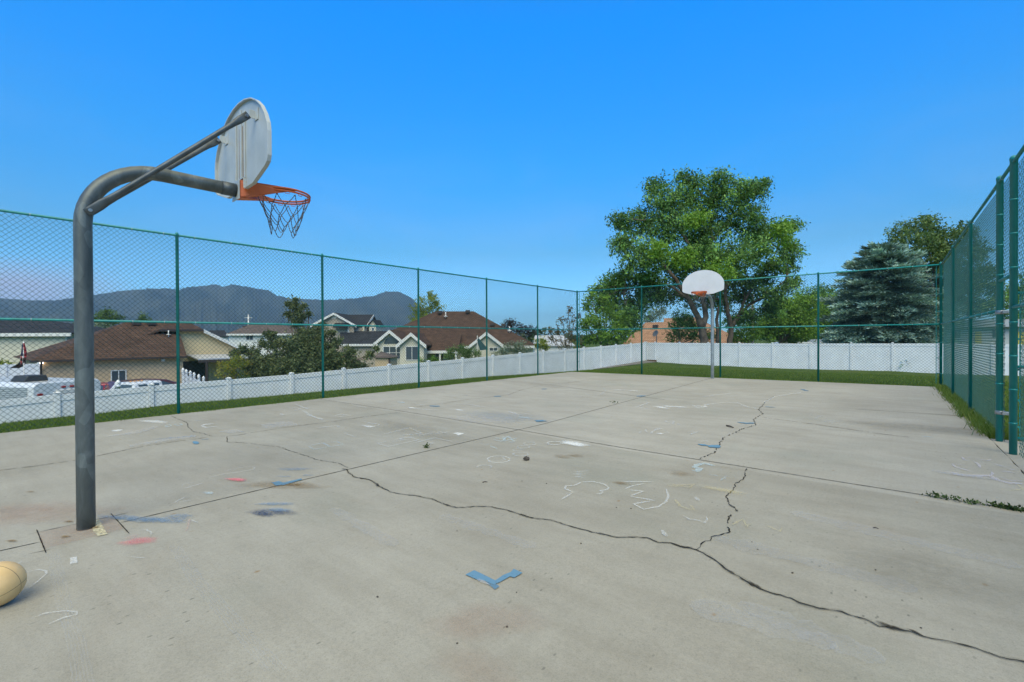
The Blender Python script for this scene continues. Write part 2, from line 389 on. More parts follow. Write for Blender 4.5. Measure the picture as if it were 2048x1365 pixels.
# cracks
main1 = ZC((585, 212), (615, 232), (715, 272), (720, 305), (765, 345), (850, 360), (920, 382), (1040, 383))
strip_obj('crack', [main1, ZC((1040, 383), (1045, 405), (1035, 430), (1170, 435), (1340, 455), (1490, 475), (1580, 510), (1640, 530), (1700, 545), (1760, 570), (1830, 585), (1940, 600), (2000, 625), (2035, 642))], m_crack, .0065, jit=.012, wj=.6, dz=.0048, gap=.10)
BIG = (ZB((283, 572), (300, 575), (310, 595), (350, 625), (440, 640), (470, 655), (500, 680), (540, 700), (580, 720), (660, 735), (730, 742), (780, 752), (850, 765))
    + ZG((1250, 0), (1350, 42), (1410, 57), (1540, 47), (1640, 50), (1750, 72), (1840, 100), (1930, 130))
    + ZD((0, 875), (60, 897), (200, 915), (350, 962), (470, 992), (630, 1027), (760, 1025), (830, 1032), (900, 1060), (980, 1065), (1060, 1090), (1150, 1108), (1230, 1150), (1300, 1198), (1345, 1240), (1430, 1285), (1500, 1335), (1560, 1362))
    + ZE((500, 575), (620, 607), (670, 638), (790, 670), (930, 690), (1000, 718), (1080, 740), (1150, 775), (1260, 795), (1360, 815), (1440, 845), (1600, 880), (1750, 912), (1900, 968), (2048, 1000), (2300, 1090)))
strip_obj('crack', [BIG], m_crack, .0075, jit=.0070, wj=.65, dz=.0048, step=.022, swell=.009)
strip_obj('crack', [ZA((-60, 130), (0, 122), (200, 97), (430, 65), (550, 42), (740, 2)) + ZC((250, 485), (420, 455), (620, 425), (880, 392)), ZC((1040, 383), (1180, 365), (1300, 345), (1480, 315), (1700, 287), (1880, 265))+ZB((200, 270), (400, 240), (640, 210)), ZB((690, 183), (860, 160), (1090, 125), (1250, 108), (1330, 98), (1420, 65), (1530, 40), (1700, 22), (1850, 0))], m_thin, .013, jit=.012, wj=.6, dz=.0052, gap=.06)
strip_obj('crack', [ZD((1150, 1105), (1165, 1090), (1190, 1060), (1235, 1045), (1250, 1020), (1360, 990), (1350, 945), (1360, 910), (1380, 875)), ZD((1412, 858), (1400, 835), (1350, 805), (1350, 780), (1335, 758), (1370, 735), (1395, 700), (1400, 670), (1450, 650), (1465, 610), (1475, 578))], m_crack, .0075, jit=.012, wj=.7, dz=.0052, gap=.16, step=.025, swell=.012)
strip_obj('crack', [ZD((1158, 520), (1195, 505), (1250, 480), (1290, 450), (1305, 410), (1320, 380), (1400, 345), (1440, 320), (1530, 297), (1520, 262), (1540, 245), (1580, 225), (1550, 192), (1575, 170), (1590, 145), (1650, 105))], m_crack, .011, jit=.02, wj=.7, dz=.0052, gap=.28)
strip_obj('crack', [ZD((1570, 245), (1950, 295))+ZF((400, 445), (700, 490), (1000, 525))], m_thin, .014, jit=.006, wj=.6, dz=.0052, gap=.12)

# chalk, paint, stains
def chalk_mat(name, col, cover=.5, sc=90.0, soft=.16):
    m, nt, b = new_mat(name); out = nt.nodes['Material Output']
    co = geoco(nt); b.inputs['Base Color'].default_value = (*col, 1); b.inputs['Roughness'].default_value = .95; b.inputs['Specular IOR Level'].default_value = .05
    nz = noise(nt, co, sc, 4, .75)
    at = N(nt, 'ShaderNodeAttribute', attribute_name='tone')
    f = ramp(nt, nz, [(max(0, 1-cover-soft), (0, 0, 0)), (min(1, 1-cover+soft), (1, 1, 1))]).outputs[0]
    f2 = mixc(nt, f, at.outputs['Fac'], 1.0, 'MULTIPLY')
    tr = nt.nodes.new('ShaderNodeBsdfTransparent'); mx = nt.nodes.new('ShaderNodeMixShader')
    nt.links.new(f2, mx.inputs[0]); nt.links.new(tr.outputs[0], mx.inputs[1]); nt.links.new(b.outputs[0], mx.inputs[2]); nt.links.new(mx.outputs[0], out.inputs[0])
    return m
M_CH = {'white': chalk_mat('white_chalk', (.76, .78, .79), .56), 'faint': chalk_mat('faint_chalk', (.62, .64, .65), .46), 'yellow': chalk_mat('yellow_chalk', (.62, .54, .30), .52),
        'cyan': chalk_mat('pale_blue_chalk', (.55, .70, .78), .50), 'lilac': chalk_mat('lilac_chalk', (.62, .60, .72), .52), 'pink': chalk_mat('pink_chalk', (.75, .20, .24), .55), 'pale_pink': chalk_mat('pale_pink_chalk', (.62, .40, .38), .38),
        'blue': chalk_mat('blue_paint', (.12, .235, .345), .66, 45, .10), 'blue_wash': chalk_mat('blue_wash', (.16, .27, .42), .50, 25, .25), 'dark_blue': chalk_mat('dark_blue_paint', (.07, .10, .17), .52, 30, .2), 'rust': chalk_mat('rust_stain', (.20, .12, .035), .50, 14, .35),
        'red_wash': chalk_mat('red_wash', (.36, .20, .15), .48, 10, .4), 'pale': chalk_mat('pale_rub', (.50, .51, .53), .46, 12, .35), 'cream': chalk_mat('cream_paint', (.55, .50, .34), .56, 60, .12), 'chip': chalk_mat('crack_dirt', (.035, .032, .026), .62, 60, .2), 'grime': chalk_mat('grime', (.15, .14, .11), .46, 12, .4)}
LV = [0]
def lift():
    LV[0] = (LV[0]+1) % 12; return .0058+.0003*LV[0]
def set_tone(o, vals):
    a = o.data.attributes.new('tone', 'FLOAT', 'POINT'); a.data.foreach_set('value', np.asarray(vals, np.float32))
def chalk(lines, key, wd=.022, a=1.0, name='chalk_drawing', jit=.003):
    V_, F_ = [], []
    for pts in lines:
        v, f = ribbon(pts, wd, jit=jit, step=.05, wj=.35, dz=lift()); i = len(V_); V_ += v; F_ += [tuple(i+k for k in q) for q in f]
    me = bpy.data.meshes.new(name); me.from_pydata(V_, [], F_); me.materials.append(M_CH[key]); me.update()
    o = bpy.data.objects.new(name, me); COL.objects.link(o); o.parent = court; a *= {'white': .46, 'yellow': .5, 'faint': .8, 'cyan': .72, 'lilac': .7}.get(key, 1); set_tone(o, [a]*len(V_)); return fixn(o)
def patch(center, rx, ry, key, ang=0.0, a=1.0, name='stain', n=28, wob=.25, hard=False):
    V_ = [(center.x, center.y)]; T = [a]; ph = [random.uniform(0, 6.28) for _ in range(4)]
    rings = (.5, 1.0); tone = (a*.85 if not hard else a, 0.0 if not hard else a)
    for rr, tt in zip(rings, tone):
        for k in range(n):
            t = 2*math.pi*k/n; r = rr*(1+wob*(.5*math.sin(2*t+ph[0])+.35*math.sin(3*t+ph[1])+.25*math.sin(5*t+ph[2])))
            x, y = rx*r*math.cos(t), ry*r*math.sin(t)
            V_.append((center.x+x*math.cos(ang)-y*math.sin(ang), center.y+x*math.sin(ang)+y*math.cos(ang))); T.append(tt)
    F_ = [(0, 1+k, 1+(k+1) % n) for k in range(n)]+[(1+k, 1+n+k, 1+n+(k+1) % n, 1+(k+1) % n) for k in range(n)]
    dz = lift(); me = bpy.data.meshes.new(name); me.from_pydata([(x, y, gz(x, y)+dz) for x, y in V_], [], F_); me.materials.append(M_CH[key]); me.update()
    o = bpy.data.objects.new(name, me); COL.objects.link(o); o.parent = court; set_tone(o, T); return fixn(o)
def flat(pts, key, a=1.0, name='paint_mark'):
    dz = lift(); me = bpy.data.meshes.new(name); me.from_pydata([(p.x, p.y, gz(p.x, p.y)+dz) for p in pts], [], [tuple(range(len(pts)))]); me.materials.append(M_CH[key]); me.update()
    o = bpy.data.objects.new(name, me); COL.objects.link(o); o.parent = court; set_tone(o, [a]*len(pts)); return fixn(o)
def ell(Z, cx_, cy_, rx, ry, a0=0, a1=360, n=22): return Z(*[(cx_+rx*math.cos(R(a0+(a1-a0)*k/n)), cy_+ry*math.sin(R(a0+(a1-a0)*k/n))) for k in range(n+1)])
def quadc(Z, x0, y0, x1, y1): 
    return Z(((x0+x1)/2, (y0+y1)/2))[0]
# mitten and squiggles in the middle distance
chalk([ZD((815, 678), (740, 690), (680, 715)), ZD((690, 718), (800, 728), (710, 762)), ZD((710, 762), (875, 788), (738, 812), (805, 848), (900, 828), (950, 795), (965, 760), (950, 715)), ZD((660, 665), (870, 668))], 'white', .020)
chalk([ZD((955, 690), (980, 682), (1050, 690), (1135, 684), (1100, 705), (1040, 695), (960, 697)), ZD((1003, 780), (1040, 825), (1100, 848), (1130, 850), (1103, 815))], 'yellow', .024, .8)
chalk([ZD((1055, 885), (1100, 912), (1165, 920), (1200, 937), (1217, 915), (1210, 895))], 'faint', .018)
chalk([ZD((345, 735), (290, 712), (300, 695), (350, 692), (360, 690), (400, 670), (480, 668), (550, 685), (578, 708), (560, 722), (520, 725), (540, 735), (520, 748), (490, 745)), ZD((340, 740), (270, 785)), ZD((300, 745), (360, 735))], 'white', .020, .9)
chalk([ZD((340, 603), (445, 598)), ZD((345, 612), (440, 610)), ZD((340, 620), (430, 625)), ZD((350, 630), (420, 640))], 'white', .026, .9)
chalk([ZD((1120, 590), (1150, 600), (1170, 580), (1135, 572), (1150, 557), (1200, 547), (1265, 563))], 'cyan', .06)
chalk([ZD((1230, 618), (1300, 632)), ZD((1310, 635), (1370, 632)), ZD((1340, 635), (1300, 660))], 'cyan', .022, .6)
chalk([ZD((1380, 950), (1450, 908), (1470, 960), (1510, 940)), ZD((1595, 950), (1690, 993), (1700, 970), (1740, 985))], 'yellow', .020, .8)
chalk([ZD((1140, 765), (1150, 780), (1165, 795)), ZD((925, 985), (940, 1010), (955, 1025))], 'faint', .05)
# far writing
chalk([ZD((755, 180), (840, 150)), ZD((755, 180), (830, 190)), ZD((1000, 180), (1090, 182)), ZD((1120, 165), (1160, 185), (1210, 180), (1200, 165), (1290, 152), (1370, 148), (1410, 150), (1480, 178), (1550, 190)), ZD((1190, 110), (1370, 90)), ZD((1580, 150), (1660, 110), (1850, 80))], 'white', .05, .8)
for q in ((905, 178), (930, 185), (970, 175), (1040, 178), (1180, 175), (640, 68), (740, 74)): patch(ZD(q)[0], .16, .07, 'white', a=.9, name='chalk_drawing')
chalk([ZD((775, 350), (790, 335)), ZD((815, 325), (825, 345)), ZD((850, 355), (860, 340), (895, 320), (925, 322), (880, 330)), ZD((900, 350), (970, 345), (930, 335)), ZD((1085, 345), (1160, 340), (1100, 360), (1130, 345)), ZD((940, 265), (960, 280), (1000, 270), (990, 290), (1040, 295), (1020, 285)), ZD((1155, 402), (1215, 398), (1218, 412), (1155, 402)), ZD((870, 315), (925, 320), (870, 325))], 'faint', .026, 1)
patch(ZD((352, 422))[0], .20, .10, 'white', a=1, name='chalk_drawing')
chalk([ell(ZD, 230, 415, 55, 10), ZD((400, 110), (460, 95), (520, 100), (560, 70), (540, 60)), ZD((650, 68), (770, 74))], 'faint', .03, 1)
patch(ZD((912, 352))[0], .06, .04, 'white', name='chalk_drawing')
# face, ovals and squares left of centre
chalk([ell(ZB, 1272, 512, 72, 22), ZB((1245, 510), (1258, 505)), ZB((1295, 500), (1315, 515), (1290, 520)), ZB((1260, 525), (1290, 528))], 'white', .022, .9)
chalk([ell(ZB, 1395, 452, 30, 7), ell(ZB, 1412, 480, 48, 12), ell(ZB, 1430, 433, 40, 8), ell(ZB, 1180, 560, 45, 10, 150, 400), ell(ZB, 1470, 412, 38, 9), ell(ZB, 1630, 410, 45, 10)], 'faint', .022, 1)
chalk([ZB((1235, 385), (1290, 400), (1330, 362), (1370, 400), (1300, 405)), ZB((1240, 372), (1390, 392)), ZB((1300, 365), (1310, 395), (1390, 375)), ZB((1180, 420), (1230, 412)), ZB((1215, 425), (1265, 446))], 'cyan', .03, .6)
flat(ZB((980, 345), (1010, 340), (1052, 345), (1015, 359)), 'white', .9, 'chalk_drawing')
patch(ZB((1753, 410))[0], .22, .14, 'white', a=.9, name='chalk_drawing')
chalk([ZB((495, 410), (700, 370), (760, 388), (560, 432), (495, 410)), ZB((725, 410), (860, 375), (985, 400)), ZB((285, 345), (350, 368)), ZB((540, 350), (700, 310), (780, 345), (640, 360)), ZB((750, 360), (900, 335), (870, 350), (960, 335)), ZB((590, 400), (680, 390), (620, 380), (700, 375)), ZB((800, 420), (860, 410), (820, 400))], 'faint', .03, .9)
chalk([ZB((390, 295), (470, 300), (510, 290), (400, 270)), ZB((110, 310), (240, 295), (250, 305)), ZB((220, 230), (260, 222), (325, 230), (240, 240)), ZB((20, 200), (90, 240), (150, 255)), ZB((0, 180), (70, 185)), ZB((690, 180), (760, 190), (880, 195)), ZB((730, 155), (800, 165)), ZB((970, 160), (1070, 158), (1190, 180)), ZB((350, 170), (430, 180))], 'faint', .05, .9)
for q, k in (((720, 182), 'white'), ((650, 146), 'cyan'), ((1020, 195), 'white'), ((440, 300), 'white'), ((1065, 100), 'pale'), ((920, 80), 'pale')): patch(ZB(q)[0], .15, .07, k, a=.9, name='chalk_drawing')
patch(ZB((1300, 235))[0], 1.1, .45, 'blue_wash', a=.28); patch(ZB((1170, 255))[0], .9, .35, 'pale', a=.5); patch(ZB((760, 330))[0], 1.3, .4, 'grime', a=.25)
chalk([ZB((1395, 240), (1475, 248))], 'cyan', .06); chalk([ZB((1400, 215), (1470, 222)), ZB((1330, 205), (1420, 230)), ZB((1450, 205), (1500, 212))], 'faint', .06)
chalk([ZB((55, 428), (145, 408), (195, 432), (85, 450), (55, 428)), ZB((145, 408), (235, 398), (280, 415), (195, 432))], 'cyan', .022, .7)
# grime along the big crack and broom-comb bands
def grime(lines, wd, key, a): return chalk(lines, key, wd, a, 'stain', .002)
grime([BIG], .030, 'grime', .38)
for q_, rx_, an_ in ((ZD((1075, 1092)), .045, .3), (ZD((1382, 828)), .04, -.7), (ZD((1408, 853)), .03, -1.2), (ZE((390, 525)), .05, -.6), (ZE((1230, 785)), .06, -.35), (ZE((1385, 822)), .035, -.4), (ZG((1348, 41)), .03, -.3), (ZB((497, 678)), .05, -.5), (ZC((2003, 655)), .04, .3), (ZD((530, 1006)), .03, -.2), (ZE((250, 447)), .035, -.7)):
    patch(q_[0], rx_, rx_*.38, 'chip', an_, 1, 'crack', 18, .5)
for k_ in range(6):
    o_x = k_*14; grime([ZA((275+o_x, 610), (330+o_x*1.2, 900), (395+o_x*1.5, 1130), (430+o_x*1.8, 1400))], .006, 'pale', .22); grime([ZA((985+o_x, 560), (1100+o_x*1.3, 760), (1300+o_x*1.6, 1000), (1560+o_x*2, 1310))], .007, 'pale', .22)
for pa, pb in (((560, 60), (1000, 320)), ((1300, 110), (1950, 330))): grime([ZG(pa, pb)], .10, 'pale', .30)
for pa, pb in (((130, 230), (1400, 560)), ((620, 80), (2040, 420)), ((0, 640), (900, 900)), ((300, 640), (1200, 1000))): grime([ZE(pa, pb)], .16, 'pale', .28)
# near the left edge
chalk([ZC((830, 300), (860, 285), (960, 278)), ZC((830, 300), (870, 312), (970, 303)), ZC((840, 296), (920, 285))], 'white', .05)
chalk([ZC((530, 300), (565, 290), (585, 298), (555, 310), (530, 300)), ZC((610, 285), (650, 280), (680, 290), (640, 298), (610, 285))], 'cyan', .028, .8)
patch(ZC((440, 262))[0], .40, .12, 'white', R(20), .8, 'chalk_drawing'); patch(ZC((143, 336))[0], .15, .07, 'white', a=.9, name='chalk_drawing')
flat(ZC((1310, 290), (1450, 267), (1560, 262), (1640, 290), (1500, 302), (1360, 318)), 'pale', .55, 'chalk_drawing'); flat(ZC((970, 345), (1100, 327), (1190, 345), (1060, 362)), 'pale', .5, 'chalk_drawing')
flat(ZC((20, 390), (250, 350), (450, 300), (480, 310), (300, 365)), 'pale', .55, 'chalk_drawing'); flat(ZC((220, 460), (600, 392), (800, 375), (780, 390), (480, 435), (260, 472)), 'pale', .6, 'chalk_drawing')
chalk([ZC((430, 410), (640, 392), (790, 378)), ZC((1350, 292), (1430, 285))], 'blue_wash', .05, .6)
chalk([ZC((1550, 160), (1610, 150), (1640, 162), (1590, 175)), ZC((1460, 205), (1515, 212), (1475, 195)), ZC((1600, 120), (1700, 160)), ZC((1690, 205), (1820, 250)), ZC((720, 262), (890, 245)), ZC((980, 320), (1040, 320)), ZC((1930, 215), (1990, 200))], 'faint', .04)
chalk([ZC((1030, 675), (1060, 660), (1180, 640), (1240, 635), (1270, 645), (1250, 660), (1100, 685), (1030, 690), (890, 725)), ZC((670, 800), (680, 780), (730, 770), (815, 760)), ZC((670, 810), (720, 808), (850, 765)), ZC((705, 880), (610, 930), (745, 912), (720, 905))], 'white', .014, .75)
chalk([ZC((735, 1060), (720, 1130), (700, 1170))], 'pale_pink', .016, 1); chalk([ZC((740, 1070), (800, 1095)), ZC((320, 1165), (370, 1150), (420, 1180), (415, 1205))], 'faint', .014)
patch(ZC((1118, 741))[0], .14, .055, 'pink', R(25), 1, 'chalk_drawing'); patch(ZC((890, 852))[0], .07, .035, 'cyan', a=.8, name='chalk_drawing')
patch(ZA((815, 540))[0], .15, .07, 'pink', R(40), .55, 'chalk_drawing'); patch(ZA((775, 515))[0], .06, .05, 'pale_pink', R(60), .9, 'chalk_drawing')
chalk([ZC((760, 448), (800, 446)), ZC((800, 446), (770, 425))], 'blue', .05, 1, 'paint_mark'); chalk([ZC((830, 412), (888, 406))], 'blue', .07, 1, 'paint_mark')
patch(ZC((1400, 1010))[0], .22, .09, 'dark_blue', R(35), .9); patch(ZC((1340, 1025))[0], .12, .05, 'dark_blue', R(10), .95); patch(ZC((1440, 940))[0], .18, .05, 'blue_wash', R(40), .8); patch(ZC((1470, 990))[0], .12, .05, 'blue_wash', R(30), .8)
for q, r_ in (((180, 1052), .18), ((300, 1068), .2), ((430, 1075), .2), ((550, 1070), .2), ((650, 1042), .14)): patch(ZC(q)[0], r_*1.2, .06, 'blue_wash', R(28), .6)
patch(ZC((1500, 785))[0], .45, .15, 'rust', R(35), .55); patch(ZC((1560, 780))[0], .14, .06, 'rust', R(35), .7)
flat(ZC((1405, 765), (1465, 752), (1500, 765), (1650, 730), (1655, 742), (1510, 785), (1440, 790)), 'blue', .8)
for q, s_ in (((1700, 705), .08), ((1510, 715), .09), ((1590, 655), .2)): patch(ZC(q)[0], s_, s_*.4, 'blue_wash', R(35), .5)
chalk([ZA((130, 730), (245, 705)), ZA((215, 708), (270, 718), (272, 735), (215, 785), (160, 825)), ZA((60, 705), (130, 660)), ZA((190, 1000), (260, 970), (380, 955), (450, 960), (452, 975), (370, 995), (280, 1035)), ZA((760, 632), (860, 640))], 'white', .011, .85)
patch(ZA((25, 685))[0], .05, .03, 'white', R(30), .9, 'chalk_drawing'); flat(ZA((412, 640), (452, 632), (455, 668), (412, 676)), 'white', .6, 'chalk_drawing')
# the square cut round the near post, stained and painted
flat(ZA((225, 490), (655, 398), (725, 470), (265, 585)), 'red_wash', .30, 'stain'); flat(ZA((545, 425), (580, 412), (632, 500), (575, 512), (545, 480)), 'cream', .95)
for q in ((385, 515), (405, 425), (70, 540), (560, 462), (180, 250)): patch(ZA(q)[0], .05, .022, 'rust', R(30), .9)
patch(ZA((250, 370))[0], .75, .30, 'red_wash', R(38), .28); patch(ZA((60, 400))[0], .6, .3, 'red_wash', R(38), .2); patch(ZG((1620, 830))[0], .34, .17, 'red_wash', R(35), .26); patch(ZG((1560, 1160))[0], .25, .12, 'red_wash', R(20), .15)
# blue tape corners and the painted elbow
flat(ZG((1470, 517), (1530, 487), (1600, 520), (1675, 557), (1680, 580), (1672, 590), (1600, 560), (1560, 556)), 'blue', 1); flat(ZG((1675, 557), (1730, 520), (1780, 500), (1800, 478), (1860, 505), (1805, 538), (1775, 530), (1700, 572), (1682, 578)), 'blue', 1)
flat(ZG((1605, 566), (1672, 592), (1682, 582), (1705, 598), (1672, 620)), 'blue', .75); flat(ZG((1560, 545), (1545, 557), (1600, 578), (1640, 590), (1600, 560)), 'pale', .9)
chalk([ZD((1158, 421), (1225, 432))], 'blue', .11, 1, 'paint_mark'); chalk([ZD((1228, 440), (1260, 438), (1292, 428))], 'blue', .12, 1, 'paint_mark')
chalk([ZD((1412, 278), (1470, 285), (1525, 283))], 'blue', .09, .9, 'paint_mark'); chalk([ZD((1590, 177), (1660, 182))], 'blue', .10, .8, 'paint_mark'); chalk([ZD((95, 266), (175, 272)), ZD((110, 275), (150, 265))], 'blue', .10, .9, 'paint_mark'); chalk([ZD((760, 109), (815, 105))], 'blue', .12, .8, 'paint_mark')
chalk([ZB((1238, 108), (1290, 106)), ZB((830, 168), (895, 172)), ZB((1548, 62), (1580, 60))], 'blue', .12, .8, 'paint_mark'); chalk([ZD((140, 62), (175, 60)), ZD((1830, 62), (1870, 75))], 'blue', .11, .6, 'paint_mark')
# right edge scrawl
chalk([ZF((1470, 705), (1500, 735), (1570, 748)), ZF((1480, 715), (1560, 712)), ZF((1380, 770), (1510, 785)), ZF((1380, 772), (1420, 800), (1500, 825), (1580, 848)), ZF((1580, 750), (1620, 770), (1640, 805)), ZF((1700, 740), (1750, 732)), ZF((1600, 720), (1740, 745)), ZF((1740, 840), (1755, 855), (1740, 875)), ZF((1820, 890), (1900, 920), (2030, 925)), ZF((1810, 835), (1980, 850)), ZF((1880, 820), (1910, 815), (1920, 828), (1960, 820)), ZF((1920, 880), (2000, 885)), ZF((1760, 770), (1880, 800))], 'lilac', .022, .9)
chalk([ZF((1380, 845), (1440, 870), (1560, 880), (1730, 878), (1800, 920), (1900, 945), (2030, 950))], 'lilac', .06, .8); patch(ZF((1480, 872))[0], .30, .09, 'pale', 0, .8, 'chalk_drawing')
chalk([ZF((1800, 1005), (1920, 1015), (2030, 1005), (1980, 960))], 'yellow', .028, .9); chalk([ZF((1100, 515), (1215, 530))], 'cyan', .06); chalk([ZF((60, 330), (200, 332), (140, 355)), ZF((220, 385), (260, 372), (350, 388), (220, 388)), ZF((870, 705), (940, 715)), ZF((910, 755), (940, 770)), ZF((1785, 1075), (1805, 1090))], 'faint', .03, .9)
patch(ZF((1150, 445))[0], 1.2, .5, 'grime', 0, .35); patch(ZD((660, 676))[0], .10, .05, 'rust', 0, .7); patch(ZB((1680, 495))[0], .16, .08, 'rust', 0, .5); patch(ZB((1765, 490))[0], .12, .07, 'rust', 0, .6)
patch(ZD((1050, 615))[0], .16, .1, 'rust', 0, .4); patch(ZD((1320, 722))[0], .25, .06, 'yellow', 0, .5, 'chalk_drawing'); patch(ZE((1480, 480))[0], .5, .4, 'grime', 0, .3)

# gate walk slab outside
gate_walk = slab('gate_walkway', 1.075, 3.4, 6.2, 9.15, th=.12); gate_walk.location.z = -.006; tag(gate_walk, kind='structure')

# ================================================================== basketball hoops
m_galv, nt, b = new_mat('galvanised_steel'); co = objco(nt)
vo = N(nt, 'ShaderNodeTexVoronoi', Scale=11.0); nt.links.new(mapping(nt, co, (1, 1, .55)), vo.inputs['Vector'])
nzz = noise(nt, mapping(nt, co, (1, 1, .35)), 7, 5, .65, .5)
c = ramp(nt, nzz, [(0.30, (.062, .074, .074)), (0.52, (.102, .118, .118)), (0.72, (.18, .20, .20))]).outputs[0]
sepv = nt.nodes.new('ShaderNodeSeparateColor'); nt.links.new(vo.outputs['Color'], sepv.inputs[0])
c = mixc(nt, c, ramp(nt, sepv.outputs[0], [(0.2, (.84, .85, .86)), (0.75, (1.12, 1.12, 1.12)), (0.88, (1.5, 1.52, 1.51))]).outputs[0], .6, 'MULTIPLY')
nt.links.new(c, b.inputs['Base Color']); b.inputs['Metallic'].default_value = .35; b.inputs['Roughness'].default_value = .46; b.inputs['Specular IOR Level'].default_value = .4
m_brace = plain('dark_steel_tube', (.075, .09, .10), .45, .3, 9, metal=.3)
m_bolt = plain('bolt_steel', (.35, .35, .34), .4, .2, 40, metal=.8)
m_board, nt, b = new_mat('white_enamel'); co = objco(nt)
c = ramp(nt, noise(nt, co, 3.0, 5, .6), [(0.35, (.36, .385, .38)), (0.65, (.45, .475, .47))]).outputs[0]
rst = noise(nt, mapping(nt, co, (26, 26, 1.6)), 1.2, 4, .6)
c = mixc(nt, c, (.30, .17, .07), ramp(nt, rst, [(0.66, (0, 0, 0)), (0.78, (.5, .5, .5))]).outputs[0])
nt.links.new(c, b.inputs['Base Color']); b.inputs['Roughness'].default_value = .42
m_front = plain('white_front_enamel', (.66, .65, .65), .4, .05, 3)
m_rust = plain('rusty_edge', (.22, .11, .04), .85, .4, 30)
m_orange = plain('orange_enamel', (.55, .115, .022), .45, .2, 8, bump=.1)
m_chain = plain('weathered_chain', (.13, .125, .12), .55, .4, 60, metal=.5)

def flat_tube(mb, path, sec, side, n=12, mi=0):
    """tube whose section is (half width along side, half thickness) at each point"""
    path = [Vector(p) for p in path]; side = Vector(side).normalized(); i = len(mb.v); K = len(path)
    for k, p in enumerate(path):
        t = (path[min(k+1, K-1)]-path[max(k-1, 0)]).normalized(); s_ = (side-t*side.dot(t)).normalized(); u = t.cross(s_)
        a, c_ = sec[k]
        for j in range(n):
            an = 2*math.pi*j/n; mb.v.append(tuple(p+s_*a*math.cos(an)+u*c_*math.sin(an)))
    for k in range(K-1):
        for j in range(n):
            j2 = (j+1) % n; mb.f.append((i+k*n+j, i+k*n+j2, i+(k+1)*n+j2, i+(k+1)*n+j)); mb.m.append(mi); mb.sm.append(True)
    mb.f.append(tuple(i+j for j in range(n))[::-1]); mb.f.append(tuple(i+(K-1)*n+j for j in range(n))); mb.m += [mi]*2; mb.sm += [False]*2

